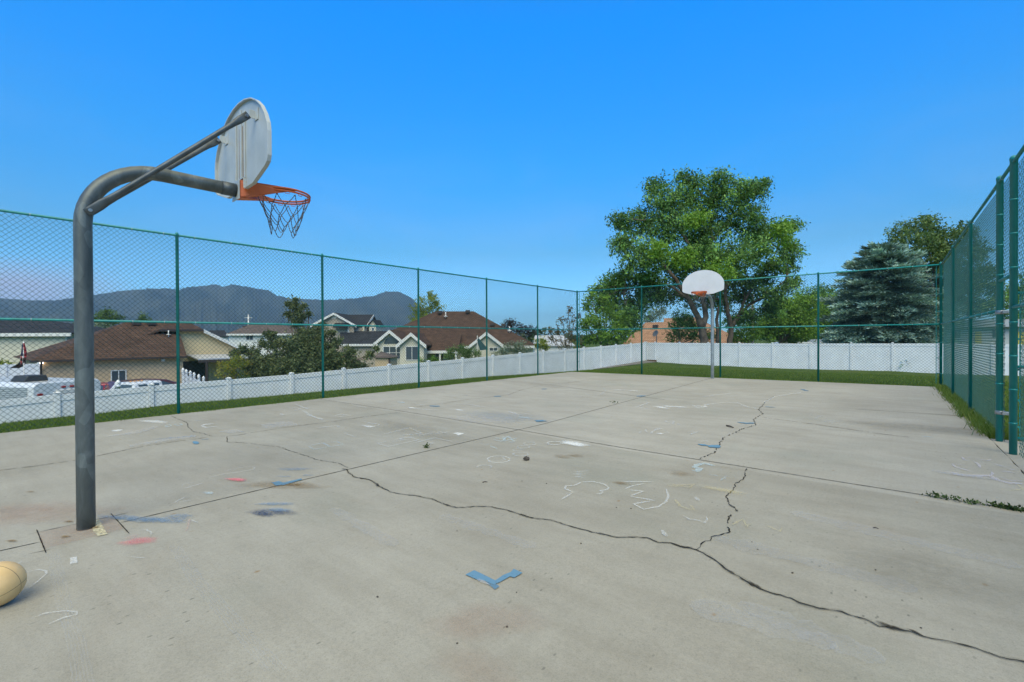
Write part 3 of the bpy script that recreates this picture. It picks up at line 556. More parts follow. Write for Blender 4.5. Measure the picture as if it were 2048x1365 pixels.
def make_hoop(loc, rz, label):
    t = thing('basketball_hoop', loc, label, 'basketball hoop', 'basketball hoops on the court', rz)
    PR, AZ, BR = .0555, 2.79, .49
    path = [(0, 0, -.35), (0, 0, .6), (0, 0, 1.4), (0, 0, 2.0)]
    for k in range(0, 13):
        a = R(90*k/12); path.append((0, BR-BR*math.cos(a), AZ-BR+BR*math.sin(a)))
    path += [(0, .8, AZ), (0, 1.0, AZ)]
    mb = MB(); mb.tube(path, PR, 28); pole = mb.build('pole', m_galv, t)
    mb = MB(); mb.tube([(0, .93, AZ), (0, 1.044, AZ)], PR+.004, 28); mb.build('sleeve', m_brace, t)
    for sx in (-1, 1):
        A = Vector((sx*.062, .035, 2.395)); B = Vector((sx*.385, 1.042, 3.37)); d = (B-A).normalized()
        L = (B-A).length; pts = []; sec = []
        for s_, w, th in ((-.03, .028, .006), (.0, .03, .006), (.10, .03, .007), (.17, .023, .018), (.24, .0205, .0205), (L*.5, .0205, .0205), (L-.24, .0205, .0205), (L-.17, .023, .018), (L-.11, .03, .007), (L-.02, .03, .006)):
            pts.append(A+d*s_); sec.append((w, th))
        mb = MB(); flat_tube(mb, pts, sec, Vector((0, -d.z, d.y))); br = mb.build('brace', m_brace, t)
        for q, ax in ((A, (1, 0, 0)), (B-d*.04, (1, 0, 0))):
            mb = MB(); mb.tube([q-Vector(ax)*.016*(1 if sx > 0 else -1)*-1, q+Vector(ax)*.018*(-sx)], .0135, 6, smooth=False)
            mb.tube([q+Vector((sx*.0, 0, 0)), q+Vector((sx*.016, 0, 0))], .011, 8); mb.build('bolt', m_bolt, br)
    # fan-shaped backboard: sheet with a folded-back lip and pressed ribs
    out = [(.0, 2.885), (.115, 2.885), (.12, 2.80), (.135, 2.785), (.33, 2.79), (.60, 2.875), (.655, 2.905), (.675, 2.95), (.675, 3.15)]
    arc = [(.66, 3.225), (.61, 3.315), (.53, 3.41), (.43, 3.485), (.30, 3.55), (.15, 3.588), (0, 3.60)]
    half = out+arc; outl = half+[(-x, z) for x, z in half[::-1][1:-1]]
    cxz = (0, 3.17)
    YF, YB0 = 1.100, 1.075
    mb = MB()
    mb.prism([(x, YF-.004, z) for x, z in outl], (0, .008, 0)); mb.m[1] = 1
    n = len(outl)
    for k in range(n):
        (x0, z0), (x1, z1) = outl[k], outl[(k+1) % n]
        def inn(x, z, w=.012):
            v = Vector((x-cxz[0], z-cxz[1])); v = v*(1-w/v.length); return (cxz[0]+v.x, cxz[1]+v.y)
        i0, i1 = inn(x0, z0), inn(x1, z1)
        mb.prism([(x0, YF-.004, z0), (x1, YF-.004, z1), (i1[0], YF-.004, i1[1]), (i0[0], YF-.004, i0[1])], (0, -(YF-YB0), 0))
    board = fixn(mb.build('backboard', [m_board, m_front], t, bevel=.003))
    # raised centre channel with two slots, hooks and brackets on the back
    mb = MB(); Yr = YF-.004
    mb.box((-.115, Yr-.014, 2.89), (-.105, Yr-.0005, 3.50)); mb.box((.105, Yr-.014, 2.89), (.115, Yr-.0005, 3.50))
    mb.box((-.02, Yr-.010, 2.89), (.02, Yr-.0005, 3.54)); mb.box((-.21, Yr-.012, 2.80), (-.125, Yr-.0007, 2.99))
    mb.build('rib', m_board, board, bevel=.003)
    mb = MB()
    for x_ in (-.045, .045): mb.box((x_-.004, Yr-.003, 2.90), (x_+.004, Yr-.0008, 3.38))
    mb.build('slot', m_rust, board)
    for sx in (-1, 1):
        mb = MB(); mb.box((sx*.385-.03, Yr-.055, 3.345), (sx*.385-.022, Yr-.0006, 3.415)); mb.box((sx*.385-.035, Yr-.008, 3.33), (sx*.385+.035, Yr-.0004, 3.43)); mb.build('brace_lug', m_board, board, bevel=.002)
    mb = MB(); mb.box((-.088, 1.0445, 2.70), (.088, 1.052, 2.872)); mb.box((-.06, 1.0525, 2.868), (.06, Yr-.0155, 2.876))
    mb.build('mounting_bracket', m_board, t, bevel=.002)
    # rim, its bracket and the chain net
    RC, RZ, RR = 1.475, 2.845, .2286
    def ring(mb, r, z, tr, n=44): 
        pts = [Vector((r*math.cos(2*math.pi*k/n), RC+r*math.sin(2*math.pi*k/n), z)) for k in range(n+1)]; mb.tube(pts, tr, 10, caps=False)
    mb = MB(); ring(mb, RR+.009, RZ, .0095); ring(mb, RR+.009, RZ-.024, .0085)
    for k in range(12):
        a = 2*math.pi*(k+.5)/12; p = Vector(((RR+.006)*math.cos(a), RC+(RR+.006)*math.sin(a), RZ-.03)); tn = Vector((-math.sin(a), math.cos(a), 0))
        mb.tube([p-tn*.02, p-tn*.018+Vector((0, 0, -.016)), p+tn*.018+Vector((0, 0, -.016)), p+tn*.02], .003, 6)
    rim = mb.build('rim', m_orange, t)
    mb = MB(); y0 = 1.059
    for sx in (-1, 1):
        P0 = [(sx*.08, y0, 2.872), (sx*.08, y0, 2.725), (sx*.222, RC-.06, RZ-.032), (sx*.236, RC+.03, RZ-.006), (sx*.232, RC-.04, RZ+.010)]
        mb.prism(P0, (-sx*.004, 0, 0))
    mb.prism([(-.0755, y0, 2.722), (.0755, y0, 2.722), (.205, RC-.085, RZ-.035), (.12, RC-.195, RZ-.037), (0, RC-.236, RZ-.037), (-.12, RC-.195, RZ-.037), (-.205, RC-.085, RZ-.035)], (0, 0, -.004))
    mb.box((-.0755, y0-.0055, 2.7225), (.0755, y0+.002, 2.865))
    fixn(mb.build('rim_bracket', m_orange, rim))
    mb = MB(); NS = 10; rows = [(RR+.003, RZ-.045), (.188, RZ-.150), (.148, RZ-.245), (.116, RZ-.335)]
    rr_ = random.Random(3)
    def pt(i, r, off=0): 
        a = 2*math.pi*(i+off)/NS; rad, z = rows[r]; rj = random.Random(int(i*13+r*101)); a += rj.uniform(-.05, .05); rad *= 1+rj.uniform(-.05, .05)
        return Vector((rad*math.cos(a), RC+rad*math.sin(a), z+rj.uniform(-.015, .015)*(r > 0)))
    def chain(a, b_, sag=.012):
        L = (b_-a).length; n = max(3, int(L/.010)); pts = []
        for k in range(n+1):
            s_ = k/n; p = a.lerp(b_, s_); p.z -= sag*4*s_*(1-s_); pts.append(p)
        mb.tube(pts, [(.0052 if k % 2 else .0024) for k in range(n+1)], 5, smooth=False)
    for r in range(3):
        for i in range(NS):
            o0, o1 = (0, .5) if r % 2 == 0 else (.5, 0)
            a_ = pt(i, r, o0)
            if r % 2 == 0: chain(a_, pt(i, r+1, .5)); chain(a_, pt((i-1) % NS, r+1, .5))
            else: chain(a_, pt(i, r+1, 0)); chain(a_, pt((i+1) % NS, r+1, 0))
    for i in range(0, NS, 2):
        a_, b_ = pt(i, 3, .5), pt((i+1) % NS, 3, .5); chain(a_, b_, .06)
    mb.build('chain_net', m_chain, t)
    return t
hp = on_g((167, 1066)); HB = Vector((-4.74, .739, 0)); HB.z = gz(HB.x, HB.y)
near_hoop = make_hoop(HB, R(-3), 'grey gooseneck basketball hoop close to the camera, its white backboard seen from behind')
far_hoop = copy_tree(near_hoop); FBp = on_g((1425, 757.5)); far_hoop.location = (FBp.x-.01, FBp.y+.03, FBp.z+.105); far_hoop.rotation_euler = (0, 0, R(180))
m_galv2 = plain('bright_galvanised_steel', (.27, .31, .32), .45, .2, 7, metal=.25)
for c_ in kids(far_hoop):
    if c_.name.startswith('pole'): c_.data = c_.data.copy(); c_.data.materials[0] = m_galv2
far_hoop['label'] = 'basketball hoop at the far end of the court, its white backboard facing the camera'

# ---- the tan ball
m_ball, nt, b = new_mat('tan_rubber'); co = objco(nt)
sp = nt.nodes.new('ShaderNodeSeparateXYZ'); nt.links.new(mapping(nt, co, (1, 1, 1), (R(18), R(-28), R(35))), sp.inputs[0])
def seam(sock, c0, w=.0014):
    a = N(nt, 'ShaderNodeMath', operation='SUBTRACT'); nt.links.new(sock, a.inputs[0]); a.inputs[1].default_value = c0
    a2 = N(nt, 'ShaderNodeMath', operation='ABSOLUTE'); nt.links.new(a.outputs[0], a2.inputs[0])
    l = N(nt, 'ShaderNodeMath', operation='LESS_THAN'); nt.links.new(a2.outputs[0], l.inputs[0]); l.inputs[1].default_value = w; return l.outputs[0]
def mmax(a, c_):
    m = N(nt, 'ShaderNodeMath', operation='MAXIMUM'); nt.links.new(a, m.inputs[0]); nt.links.new(c_, m.inputs[1]); return m.outputs[0]
pw = N(nt, 'ShaderNodeMath', operation='MULTIPLY'); nt.links.new(sp.outputs[0], pw.inputs[0]); nt.links.new(sp.outputs[0], pw.inputs[1])
cur = N(nt, 'ShaderNodeMath', operation='MULTIPLY_ADD'); nt.links.new(pw.outputs[0], cur.inputs[0]); cur.inputs[1].default_value = 4.0; nt.links.new(sp.outputs[2], cur.inputs[2])
sm = mmax(seam(sp.outputs[0], 0, .0011), seam(cur.outputs[0], .055, .0011))
base = ramp(nt, noise(nt, co, 9, 4), [(0.35, (.56, .38, .17)), (0.65, (.66, .46, .22))]).outputs[0]
nt.links.new(mixc(nt, base, (.07, .055, .035), sm), b.inputs['Base Color']); b.inputs['Roughness'].default_value = .5
bp = N(nt, 'ShaderNodeBump', Strength=.15, Distance=.002); nt.links.new(noise(nt, co, 220, 2), bp.inputs['Height']); nt.links.new(bp.outputs[0], b.inputs['Normal'])
mb = MB(); BRD = .113; K = 28
mb.lathe([(max(1e-4, BRD*math.sin(math.pi*k/K)), -BRD*math.cos(math.pi*k/K)) for k in range(K+1)], 40)
bpnt = on_g((-6, 1212)); ball = mb.build('ball', m_ball); ball.location = (bpnt.x, bpnt.y, bpnt.z+BRD+.001)
tag(ball, 'tan rubber ball with thin dark seams lying on the concrete beside the hoop pole', 'ball')

# ================================================================== chain-link fences
m_green, nt, b = new_mat('green_vinyl'); co = geoco(nt)
c = ramp(nt, noise(nt, mapping(nt, co, (6, 6, 1.3)), 1.5, 5, .6), [(0.3, (.004, .16, .15)), (0.6, (.006, .22, .205)), (0.8, (.03, .27, .25))]).outputs[0]
nt.links.new(c, b.inputs['Base Color']); b.inputs['Roughness'].default_value = .42
m_wire = plain('green_wire', (.009, .036, .033), .45, .2, 5, spec=.4)
m_wire_lit = plain('lit_green_wire', (.020, .105, .094), .45, .2, 5, spec=.4)  # same wire in lighter teal: light on the right-hand mesh painted in
m_tie = plain('aluminium_tie', (.45, .48, .48), .4, .2, 30, metal=.6)

def chainlink_mesh(L, H, d=.0847, r=.0027):
    V_, F_ = [], []
    def seg(x0, z0, x1, z1, yo):
        ln = math.hypot(x1-x0, z1-z0); n = max(1, int(round(ln/.2))); dx, dz = (x1-x0)/ln, (z1-z0)/ln
        i = len(V_)
        for k in range(n+1):
            s_ = k/n; x, z = x0+(x1-x0)*s_, z0+(z1-z0)*s_
            for j in range(3):
                an = 2*math.pi*j/3+.5; V_.append((x-dz*r*math.cos(an), yo+r*math.sin(an), z+dx*r*math.cos(an)))
        for k in range(n):
            for j in range(3):
                j2 = (j+1) % 3; F_.append((i+k*3+j, i+k*3+j2, i+(k+1)*3+j2, i+(k+1)*3+j))
    c_ = -H
    while c_ < L:                                   # x - z = c
        xa = max(0, c_); za = xa-c_; xb = min(L, H+c_); zb = xb-c_
        if xb-xa > .02: seg(xa, za, xb, zb, r*.7)
        c_ += d
    c_ = 0.0
    while c_ < L+H:                                 # x + z = c
        xa = max(0, c_-H); za = c_-xa; xb = min(L, c_); zb = c_-xb
        if xb-xa > .02: seg(xa, za, xb, zb, -r*.7)
        c_ += d
    return np.array(V_, np.float32), np.array(F_, np.int32)
SP = 3.048; _cl = {}
def panel(L, H, parent, loc, rz, m=None):
    m = m or m_wire; key = (round(L, 3), round(H, 3), m.name)
    if key not in _cl:
        V_, F_ = chainlink_mesh(L, H); o = np_mesh('chain_link_mesh', V_, F_, m, smooth=True); _cl[key] = o.data
    else: o = bpy.data.objects.new('chain_link_mesh', _cl[key]); COL.objects.link(o)
    o.parent = parent; o.location = loc; o.rotation_euler = (0, 0, rz); return o
def post(parent, x, y, rad, ztop, bands=(), dome=True):
    mb = MB(); zb = gz(x, y)-.25
    mb.lathe([(rad, zb), (rad, ztop), (rad*1.08, ztop+.001), (rad*1.08, ztop+.03), (rad*.75, ztop+.05), (rad*.1, ztop+.06)], 16, org=(x, y, 0))
    for zz in bands: mb.lathe([(rad+.002, zz-.010), (rad+.002, zz+.010)], 16, 0, org=(x, y, 0))
    return mb.build('post', [m_green, m_tie], parent)
def rail(name, parent, a, b_, rad=.021, ties=.6):
    a, b_ = Vector(a), Vector(b_); mb = MB(); mb.tube([a, b_], rad, 12); d = (b_-a); n = int(d.length/ties); d.normalize()
    for k in range(1, n):
        p = a+d*(k*ties+.1*math.sin(k*5)); mb.tube([p-d*.004, p+d*.004], rad+.003, 10, 1)
    return mb.build(name, [m_green, m_tie], parent)
HP = FH+.075
OFF = .05
lf = thing('chain_link_fence', (0, 0, 0), 'tall green chain-link fence along the left side of the court, in front of the houses', 'chain-link fence', 'green chain-link fences round the court')
for k in range(8):
    y = FYB-SP*k; post(lf, FXL, y, .036 if k == 0 else .028, FH)
for k in range(7): panel(SP, HP, lf, (FXL-OFF, FYB-SP*(k+1), FH-HP-.0), R(90))
rail('top_rail', lf, (FXL, FYB-SP*7-.1, FH), (FXL, FYB-.03, FH)); rail('mid_rail', lf, (FXL, FYB-SP*7-.1, FM), (FXL, FYB-.03, FM))
bf = thing('chain_link_fence', (0, 0, 0), 'tall green chain-link fence across the far end of the court, behind the far hoop', 'chain-link fence', 'green chain-link fences round the court')
for k in (1, 2, 3): post(bf, FXL+SP*k, FYB, .030, FH)
post(bf, FXR, FYB, .035, FH+.02, [.3, .75, 1.2, 2.1, 2.6, 3.1])
for k in range(3): panel(SP, HP, bf, (FXL+SP*k, FYB+OFF, FH-HP), 0)
panel(FXR-FXL-3*SP, HP, bf, (FXL+SP*3, FYB+OFF, FH-HP), 0)
rail('top_rail', bf, (FXL+.03, FYB, FH), (FXR-.03, FYB, FH)); rail('mid_rail', bf, (FXL+.03, FYB, FM), (FXR-.03, FYB, FM))
for xx, xb, s_ in ((FXL, FXL+.10, 1), (FXR, FXR-.10, -1)):
    mb = MB(); mb.box((xb-.008, FYB+.03, .0), (xb+.008, FYB+.036, 3.42))
    for zz in (.3, .75, 1.2, 2.1, 2.6, 3.1): mb.box((min(xx, xx+s_*.1), FYB+.0265, zz-.01), (max(xx, xx+s_*.1), FYB+.0305, zz+.01))
    mb.build('tension_bar', m_green, bf)
rf = thing('chain_link_fence', (0, 0, 0), 'tall green chain-link fence along the right side of the court, broken by a gate', 'chain-link fence', 'green chain-link fences round the court')
RY = [15.0, 11.93, 8.99, 8.08, 5.0, 1.95]
for y in RY:
    big_ = y in (8.99, 8.08); post(rf, FXR, y, .036 if big_ else .027, FH+(.02 if big_ else 0), [.35, .75, 1.15, 1.55, 2.2, 2.6, 3.0] if big_ else ())
ys = [FYB]+RY; GH = 2.12
for k, (ya, yb) in enumerate(zip(ys[:-1], ys[1:])):
    if ya == 8.99: panel(ya-yb, FH-GH, rf, (FXR+OFF, yb, GH), R(90), m_wire_lit); continue
    panel(ya-yb, HP, rf, (FXR+OFF, yb, FH-HP), R(90), m_wire_lit)
rail('top_rail', rf, (FXR, FYB-.04, FH), (FXR, 1.9, FH)); rail('mid_rail', rf, (FXR, FYB-.04, FM), (FXR, 9.03, FM)); rail('mid_rail', rf, (FXR, 8.04, FM), (FXR, 1.9, FM)); rail('gate_header', rf, (FXR, 8.95, GH), (FXR, 8.12, GH))
mb = MB(); pts = [Vector((FXR+.06+.05*math.sin(k*1.7), 17.9-k*.36, gz(FXR, 17.9-k*.36)+.05+.02*math.sin(k*2.3))) for k in range(25)]; mb.tube(pts, .0045, 5); mb.build('tension_wire', m_tie, rf)
# gate leaf, swung open outwards on the far post
gt = thing('chain_link_gate', (FXR+.075, 8.90, gz(FXR, 8.9)), 'green chain-link gate standing open in the right-hand fence', 'gate', rz=R(-4))
W_, GT, GB = 1.0, 1.98, .05
mb = MB(); 
mb.tube([(0.04, 0, GB-.02), (0.04, 0, GT+.06)], .028, 14); mb.tube([(W_, 0, GB), (W_, 0, GT)], .024, 12)
for z in (GB+.02, 1.0, GT-.02): mb.tube([(0.04, 0, z), (W_, 0, z)], .021, 12)
mb.build('gate_frame', m_green, gt)
mb = MB(); mb.box((.095, .024, .1), (.108, .031, 1.95)); 
for z in (.2, .55, .95, 1.35, 1.75): mb.box((.03, .0235, z), (.108, .0335, z+.025))
mb.build('tension_bar', m_green, gt)
panel(W_-.12, 1.86, gt, (.1, .02, .08), 0, m_wire_lit)
for z in (.38, 1.72):
    mb = MB(); mb.lathe([(.034, z-.03), (.034, z+.03)], 14, org=(.04, 0, 0)); mb.lathe([(.05, z-.025), (.05, z+.025)], 14, org=(-.075, .09, 0)); mb.box((-.06, -.01, z-.02), (.02, .06, z+.02)); mb.build('hinge', m_bolt, gt, bevel=.003)
mb = MB(); mb.lathe([(.03, GT+.06), (.034, GT+.065), (.03, GT+.09), (.012, GT+.105)], 14, org=(.04, 0, 0)); mb.build('post_cap', m_tie, gt)

# ================================================================== white vinyl fences
m_vinyl = plain('white_vinyl', (.70, .72, .73), .45, .07, 2.0)
def vinyl_fence(label, pts, tops, bots, drop, inward, skip_caps=()):
    """pts: post positions; one panel between neighbours"""
    t = thing('vinyl_fence', (pts[0][0], pts[0][1], 0), label, 'vinyl fence', 'white vinyl fences'); o0 = Vector((pts[0][0], pts[0][1], 0))
    for k, (x, y) in enumerate(pts):
        zt = tops[k]+.03; zb = bots[k]-drop; mb = MB(); s_ = .052; x, y = x-o0.x, y-o0.y
        mb.box((x-s_, y-s_, zb), (x+s_, y+s_, zt)); p = mb.build('post', m_vinyl, t, bevel=.006)
        mb = MB(); c_ = .062; mb.box((x-c_, y-c_, zt+.001), (x+c_, y+c_, zt+.016))
        mb.face([(x-c_, y-c_, zt+.0165), (x+c_, y-c_, zt+.0165), (x, y, zt+.045)]).face([(x+c_, y-c_, zt+.0165), (x+c_, y+c_, zt+.0165), (x, y, zt+.045)]).face([(x+c_, y+c_, zt+.0165), (x-c_, y+c_, zt+.0165), (x, y, zt+.045)]).face([(x-c_, y+c_, zt+.0165), (x-c_, y-c_, zt+.0165), (x, y, zt+.045)])
        mb.build('cap', m_vinyl, p)
    for k in range(len(pts)-1):
        a = Vector((pts[k][0], pts[k][1], 0))-o0; b_ = Vector((pts[k+1][0], pts[k+1][1], 0))-o0; d = (b_-a).normalized(); nrm = Vector((-d.y, d.x, 0)); a += d*.054; b_ -= d*.054; L = (b_-a).length
        za, zb2 = tops[k], tops[k+1]; ya, yb = bots[k]-drop, bots[k+1]-drop; up_ = lambda p, z: Vector((p.x, p.y, z))
        mb = MB(); nb = 10                                    # tongue-and-groove boards
        for j in range(nb):
            f0, f1 = (j+.02)/nb, (j+.98)/nb; p0, p1 = a.lerp(b_, f0), a.lerp(b_, f1)
            zt0, zt1 = za+(zb2-za)*f0-.14, za+(zb2-za)*f1-.14; zb0, zb1 = ya+(yb-ya)*f0, ya+(yb-ya)*f1
            mb.prism([up_(p0-nrm*.011, zb0), up_(p1-nrm*.011, zb1), up_(p1-nrm*.011, zt1), up_(p0-nrm*.011, zt0)], nrm*.022)
        mb.prism([up_(a-nrm*.007, ya), up_(b_-nrm*.007, yb), up_(b_-nrm*.007, zb2-.145), up_(a-nrm*.007, za-.145)], nrm*.014)
        pn = fixn(mb.build('panel', m_vinyl, t))
        mb = MB(); mb.prism([up_(a-nrm*.025, za-.142), up_(b_-nrm*.025, zb2-.142), up_(b_-nrm*.025, zb2), up_(a-nrm*.025, za)], nrm*.05); fixn(mb.build('rail', m_vinyl, pn, bevel=.004))
    return t
lpx = [-160, -30, 113, 301, 457, 582.5, 687, 778, 857, 925, 986, 1040, 1086.5, 1130, 1168, 1202, 1232, 1262, 1289.5]
lp = [on_line((x, 700), VA, VB_) for x in lpx]
vinyl_fence('white vinyl privacy fence along the left, standing between the grass strip and the houses', [(p.x, p.y) for p in lp], [float(zlt(p.y)) for p in lp], [float(zlb(p.y)) for p in lp], .9, 1)
bpx = [1291.5, 1309, 1358, 1415.6, 1477.8, 1544.5, 1620, 1702, 1785, 1880, 1985, 2090]
bpp = [on_y((x, 700), VY) for x in bpx]
vinyl_fence('white vinyl privacy fence across the back, below the big tree and the blue spruce', [(p.x, p.y+.13) for p in bpp], [float(zbt(p.x)) for p in bpp], [float(zbb(p.x)) for p in bpp], .4, 1)
# gravel bed and its timber edging in the corner of the vinyl fences
m_gravel = plain('gravel', (.19, .18, .165), .95, .5, 14, bump=1.0, bscale=25, col2=(.09, .085, .08))
ga = [on_line((x, y), VA, VB_) for x, y in ((1185, 740), (1240, 731), (1289, 722.5))]
gq = [ga[0], Vector((ga[0].x+.25, ga[0].y+.1, 0)), Vector((ga[1].x+.75, ga[1].y-.3, 0)), Vector((ga[2].x+1.0, ga[2].y-.6, 0)), Vector((ga[2].x+.9, ga[2].y, 0)), Vector((ga[2].x+.05, ga[2].y, 0)), ga[1]]
mb = MB(); mb.prism([(p.x+.06, p.y, float(ground_z(p.x+.06, p.y))+.012) for p in gq], (0, 0, .02)); gb = fixn(mb.build('gravel_bed', m_gravel)); tag(gb, kind='structure')
m_wood = plain('weathered_timber', (.13, .075, .045), .85, .3, 8)
a, b_ = on_y((1294, 725), VY-.35), on_y((1313, 727), VY-.35); mb = MB(); mb.box((a.x, a.y-.05, float(ground_z(a.x, a.y))-.05), (b_.x, a.y+.05, float(ground_z(b_.x, a.y))+.16)); e = mb.build('timber_edging', m_wood, bevel=.008); tag(e, 'short brown timber edging in the far corner of the white fence', 'edging')

# ================================================================== mountains
m_mtn = plain('mountain_scrub', (.050, .055, .042), .95, .45, .0032, spec=.05, col2=(.020, .028, .020))
ridge = [(-700, 650), (-400, 620), (-200, 605), (-60, 598), (0, 597), (60, 601), (100, 602), (150, 596), (190, 590), (250, 581), (330, 577), (360, 579), (415, 571), (430, 569), (447, 574), (463, 569), (490, 573), (500, 575), (540, 582), (552, 591), (580, 597), (640, 600), (690, 600), (730, 594), (746, 592.5), (757, 589), (773, 583), (798, 584), (820, 594), (840, 612), (870, 634), (910, 652), (980, 664), (1100, 670), (1250, 674)]
V_ = []; nA = 1000; DR = 6500.0; rows_ = [3600, 4200, 4800, 5300, 5800, 6150, 6500, 6900, 7500, 8300]
prof = [0, .05, .16, .33, .58, .80, 1.0, .8, .4, 0]
pxs = np.linspace(-700, 1250, nA); rr_ = np.random.default_rng(5)
top_ = np.interp(pxs, [p[0] for p in ridge], [p[1] for p in ridge])
spur = sum(np.sin(pxs/(16*k)+rr_.uniform(0, 6))*.7**k for k in range(1, 6)); spur = (spur-spur.min())/(spur.max()-spur.min())
for r_, (D, f_) in enumerate(zip(rows_, prof)):
    for k, (x, y) in enumerate(zip(pxs, top_)):
        d = ray((x, y)); h = math.hypot(d.x, d.y); zt = CH+d.z/h*DR; jag = (rr_.normal()*1.8+(np.sin(x*.45)+np.sin(x*.19+1)+np.sin(x*.83+2))*2.0)
        f2 = f_ if f_ in (0, 1.0) else min(.97, f_*(.55+.75*spur[(k+r_*17) % nA])+rr_.normal()*.03)
        V_.append((d.x/h*D, d.y/h*D, (-8)*(1-f2)+zt*f2+(jag if f_ == 1.0 else 0)))
idx = (np.arange(len(rows_)-1)[:, None]*nA+np.arange(nA-1)[None, :]).ravel()
mt = np_mesh('mountains', np.array(V_), np.stack([idx, idx+1, idx+1+nA, idx+nA], 1), m_mtn, smooth=True); tag(fixn(mt), kind='structure')

# ================================================================== houses
def shingles(name, c1, c2, ax=(1, 1, 1)):
    m, nt, b = new_mat(name); co = objco(nt)
    br = N(nt, 'ShaderNodeTexBrick', Scale=1.0); br.inputs['Brick Width'].default_value = .55; br.inputs['Row Height'].default_value = .20; br.inputs['Mortar Size'].default_value = .012
    sp = nt.nodes.new('ShaderNodeSeparateXYZ'); nt.links.new(co, sp.inputs[0]); ad = N(nt, 'ShaderNodeMath', operation='MULTIPLY_ADD'); nt.links.new(sp.outputs[0], ad.inputs[0]); ad.inputs[1].default_value = .25; nt.links.new(sp.outputs[1], ad.inputs[2])
    cb = nt.nodes.new('ShaderNodeCombineXYZ'); nt.links.new(ad.outputs[0], cb.inputs[0]); z3 = N(nt, 'ShaderNodeMath', operation='MULTIPLY'); nt.links.new(sp.outputs[2], z3.inputs[0]); z3.inputs[1].default_value = 1.4; nt.links.new(z3.outputs[0], cb.inputs[1])
    nt.links.new(cb.outputs[0], br.inputs['Vector']); br.inputs['Color1'].default_value = (*c1, 1); br.inputs['Color2'].default_value = (*c2, 1); br.inputs['Mortar'].default_value = (*[c*.55 for c in c2], 1)
    n_ = ramp(nt, noise(nt, co, 1.2, 5, .65), [(0.3, (.75, .75, .75)), (0.7, (1.2, 1.2, 1.2))]).outputs[0]
    nt.links.new(mixc(nt, br.outputs[0], n_, 1.0, 'MULTIPLY'), b.inputs['Base Color']); b.inputs['Roughness'].default_value = .92; b.inputs['Specular IOR Level'].default_value = .15; return m
def siding(name, col, row=.2):
    m, nt, b = new_mat(name); co = objco(nt); wv = N(nt, 'ShaderNodeTexWave', Scale=1/row/6.2832*3.1416*2/2); wv.bands_direction = 'Z'; wv.wave_profile = 'SAW'
    nt.links.new(co, wv.inputs['Vector']); r = ramp(nt, wv.outputs[0], [(0.0, tuple(c*.72 for c in col)), (0.12, col), (1.0, col)])
    n_ = ramp(nt, noise(nt, co, .8, 4), [(0.3, (.92, .92, .92)), (0.7, (1.04, 1.04, 1.04))]).outputs[0]
    nt.links.new(mixc(nt, r.outputs[0], n_, 1.0, 'MULTIPLY'), b.inputs['Base Color']); b.inputs['Roughness'].default_value = .7; return m
m_rbrown = shingles('brown_shingles', (.094, .058, .043), (.064, .041, .032)); m_rgrey = shingles('charcoal_shingles', (.038, .042, .050), (.026, .029, .036)); m_rterra = shingles('terracotta_shingles', (.38, .22, .135), (.31, .175, .105)); m_rtaupe = shingles('taupe_shingles', (.13, .105, .095), (.10, .082, .075))
m_tan = siding('tan_siding', (.50, .37, .22)); m_beige = siding('pale_yellow_siding', (.64, .50, .28)); m_cream = siding('cream_siding', (.56, .52, .40)); m_taupe = siding('taupe_siding', (.36, .31, .24)); m_white = siding('white_siding', (.66, .66, .62))
m_stucco = plain('tan_stucco', (.54, .39, .235), .85, .08, 1.5); m_trim = plain('white_trim', (.66, .65, .61), .5, .08, 2); m_btrim = plain('dark_brown_trim', (.05, .035, .03), .5, .2, 3)
m_glass, nt, b = new_mat('window_glass'); b.inputs['Base Color'].default_value = (.06, .08, .095, 1); b.inputs['Roughness'].default_value = .06; b.inputs['Specular IOR Level'].default_value = .8
m_dark = plain('dark_screen', (.03, .032, .035), .6, .3, 3); m_metalw = plain('white_painted_metal', (.46, .48, .51), .4, .08, 3, metal=.1)

def on_l(p, X):                   # in a frame that faces the camera: x towards it, y to the right
    q = on_t(p, -X); return Vector((X, q.x*rv.x+q.y*rv.y, q.z))
ONX = on_x; RZL = YAW-math.pi/2
def rslab(mb, pts, th=.16, mi=0):
    mb.prism([Vector(p) for p in pts], (0, 0, -th), mi); return mb
def part(mb, name, mat, parent, bevel=0): return fixn(mb.build(name, mat, parent, bevel=bevel))
def wbox(parent, X, y0, y1, z0, z1, th=.25, mat=None, name='wall'):
    mb = MB(); mb.box((X-th, min(y0, y1), z0), (X, max(y0, y1), z1)); return part(mb, name, mat, parent)
def window(parent, X, p0, p1, cols=2, rows=1, fr=.07, pane=None, arch=False):
    """window on the plane X (facing +X) between two photo points"""
    a, c_ = ONX(p0, X), ONX(p1, X); y0, y1 = sorted((a.y, c_.y)); z0, z1 = sorted((a.z, c_.z)); mb = MB()
    X0, X1 = X+.003, X+.06
    mb.box((X0, y0, z0), (X1, y0+fr, z1)); mb.box((X0, y1-fr, z0), (X1, y1, z1)); mb.box((X0, y0+fr, z0), (X1, y1-fr, z0+fr)); mb.box((X0, y0+fr, z1-fr), (X1, y1-fr, z1))
    for k in range(1, cols): ym = y0+(y1-y0)*k/cols; mb.box((X0, ym-fr*.4, z0+fr), (X1-.01, ym+fr*.4, z1-fr))
    for k in range(1, rows): zm = z0+(z1-z0)*k/rows; mb.box((X0, y0+fr, zm-fr*.35), (X1-.015, y1-fr, zm+fr*.35))
    w = part(mb, 'window', m_trim, parent); mb = MB(); mb.box((X+.004, y0+fr*.9, z0+fr*.9), (X+.02, y1-fr*.9, z1-fr*.9)); part(mb, 'pane', pane or m_glass, w); return w

GLV = -2.75                                    # street level of the neighbourhood
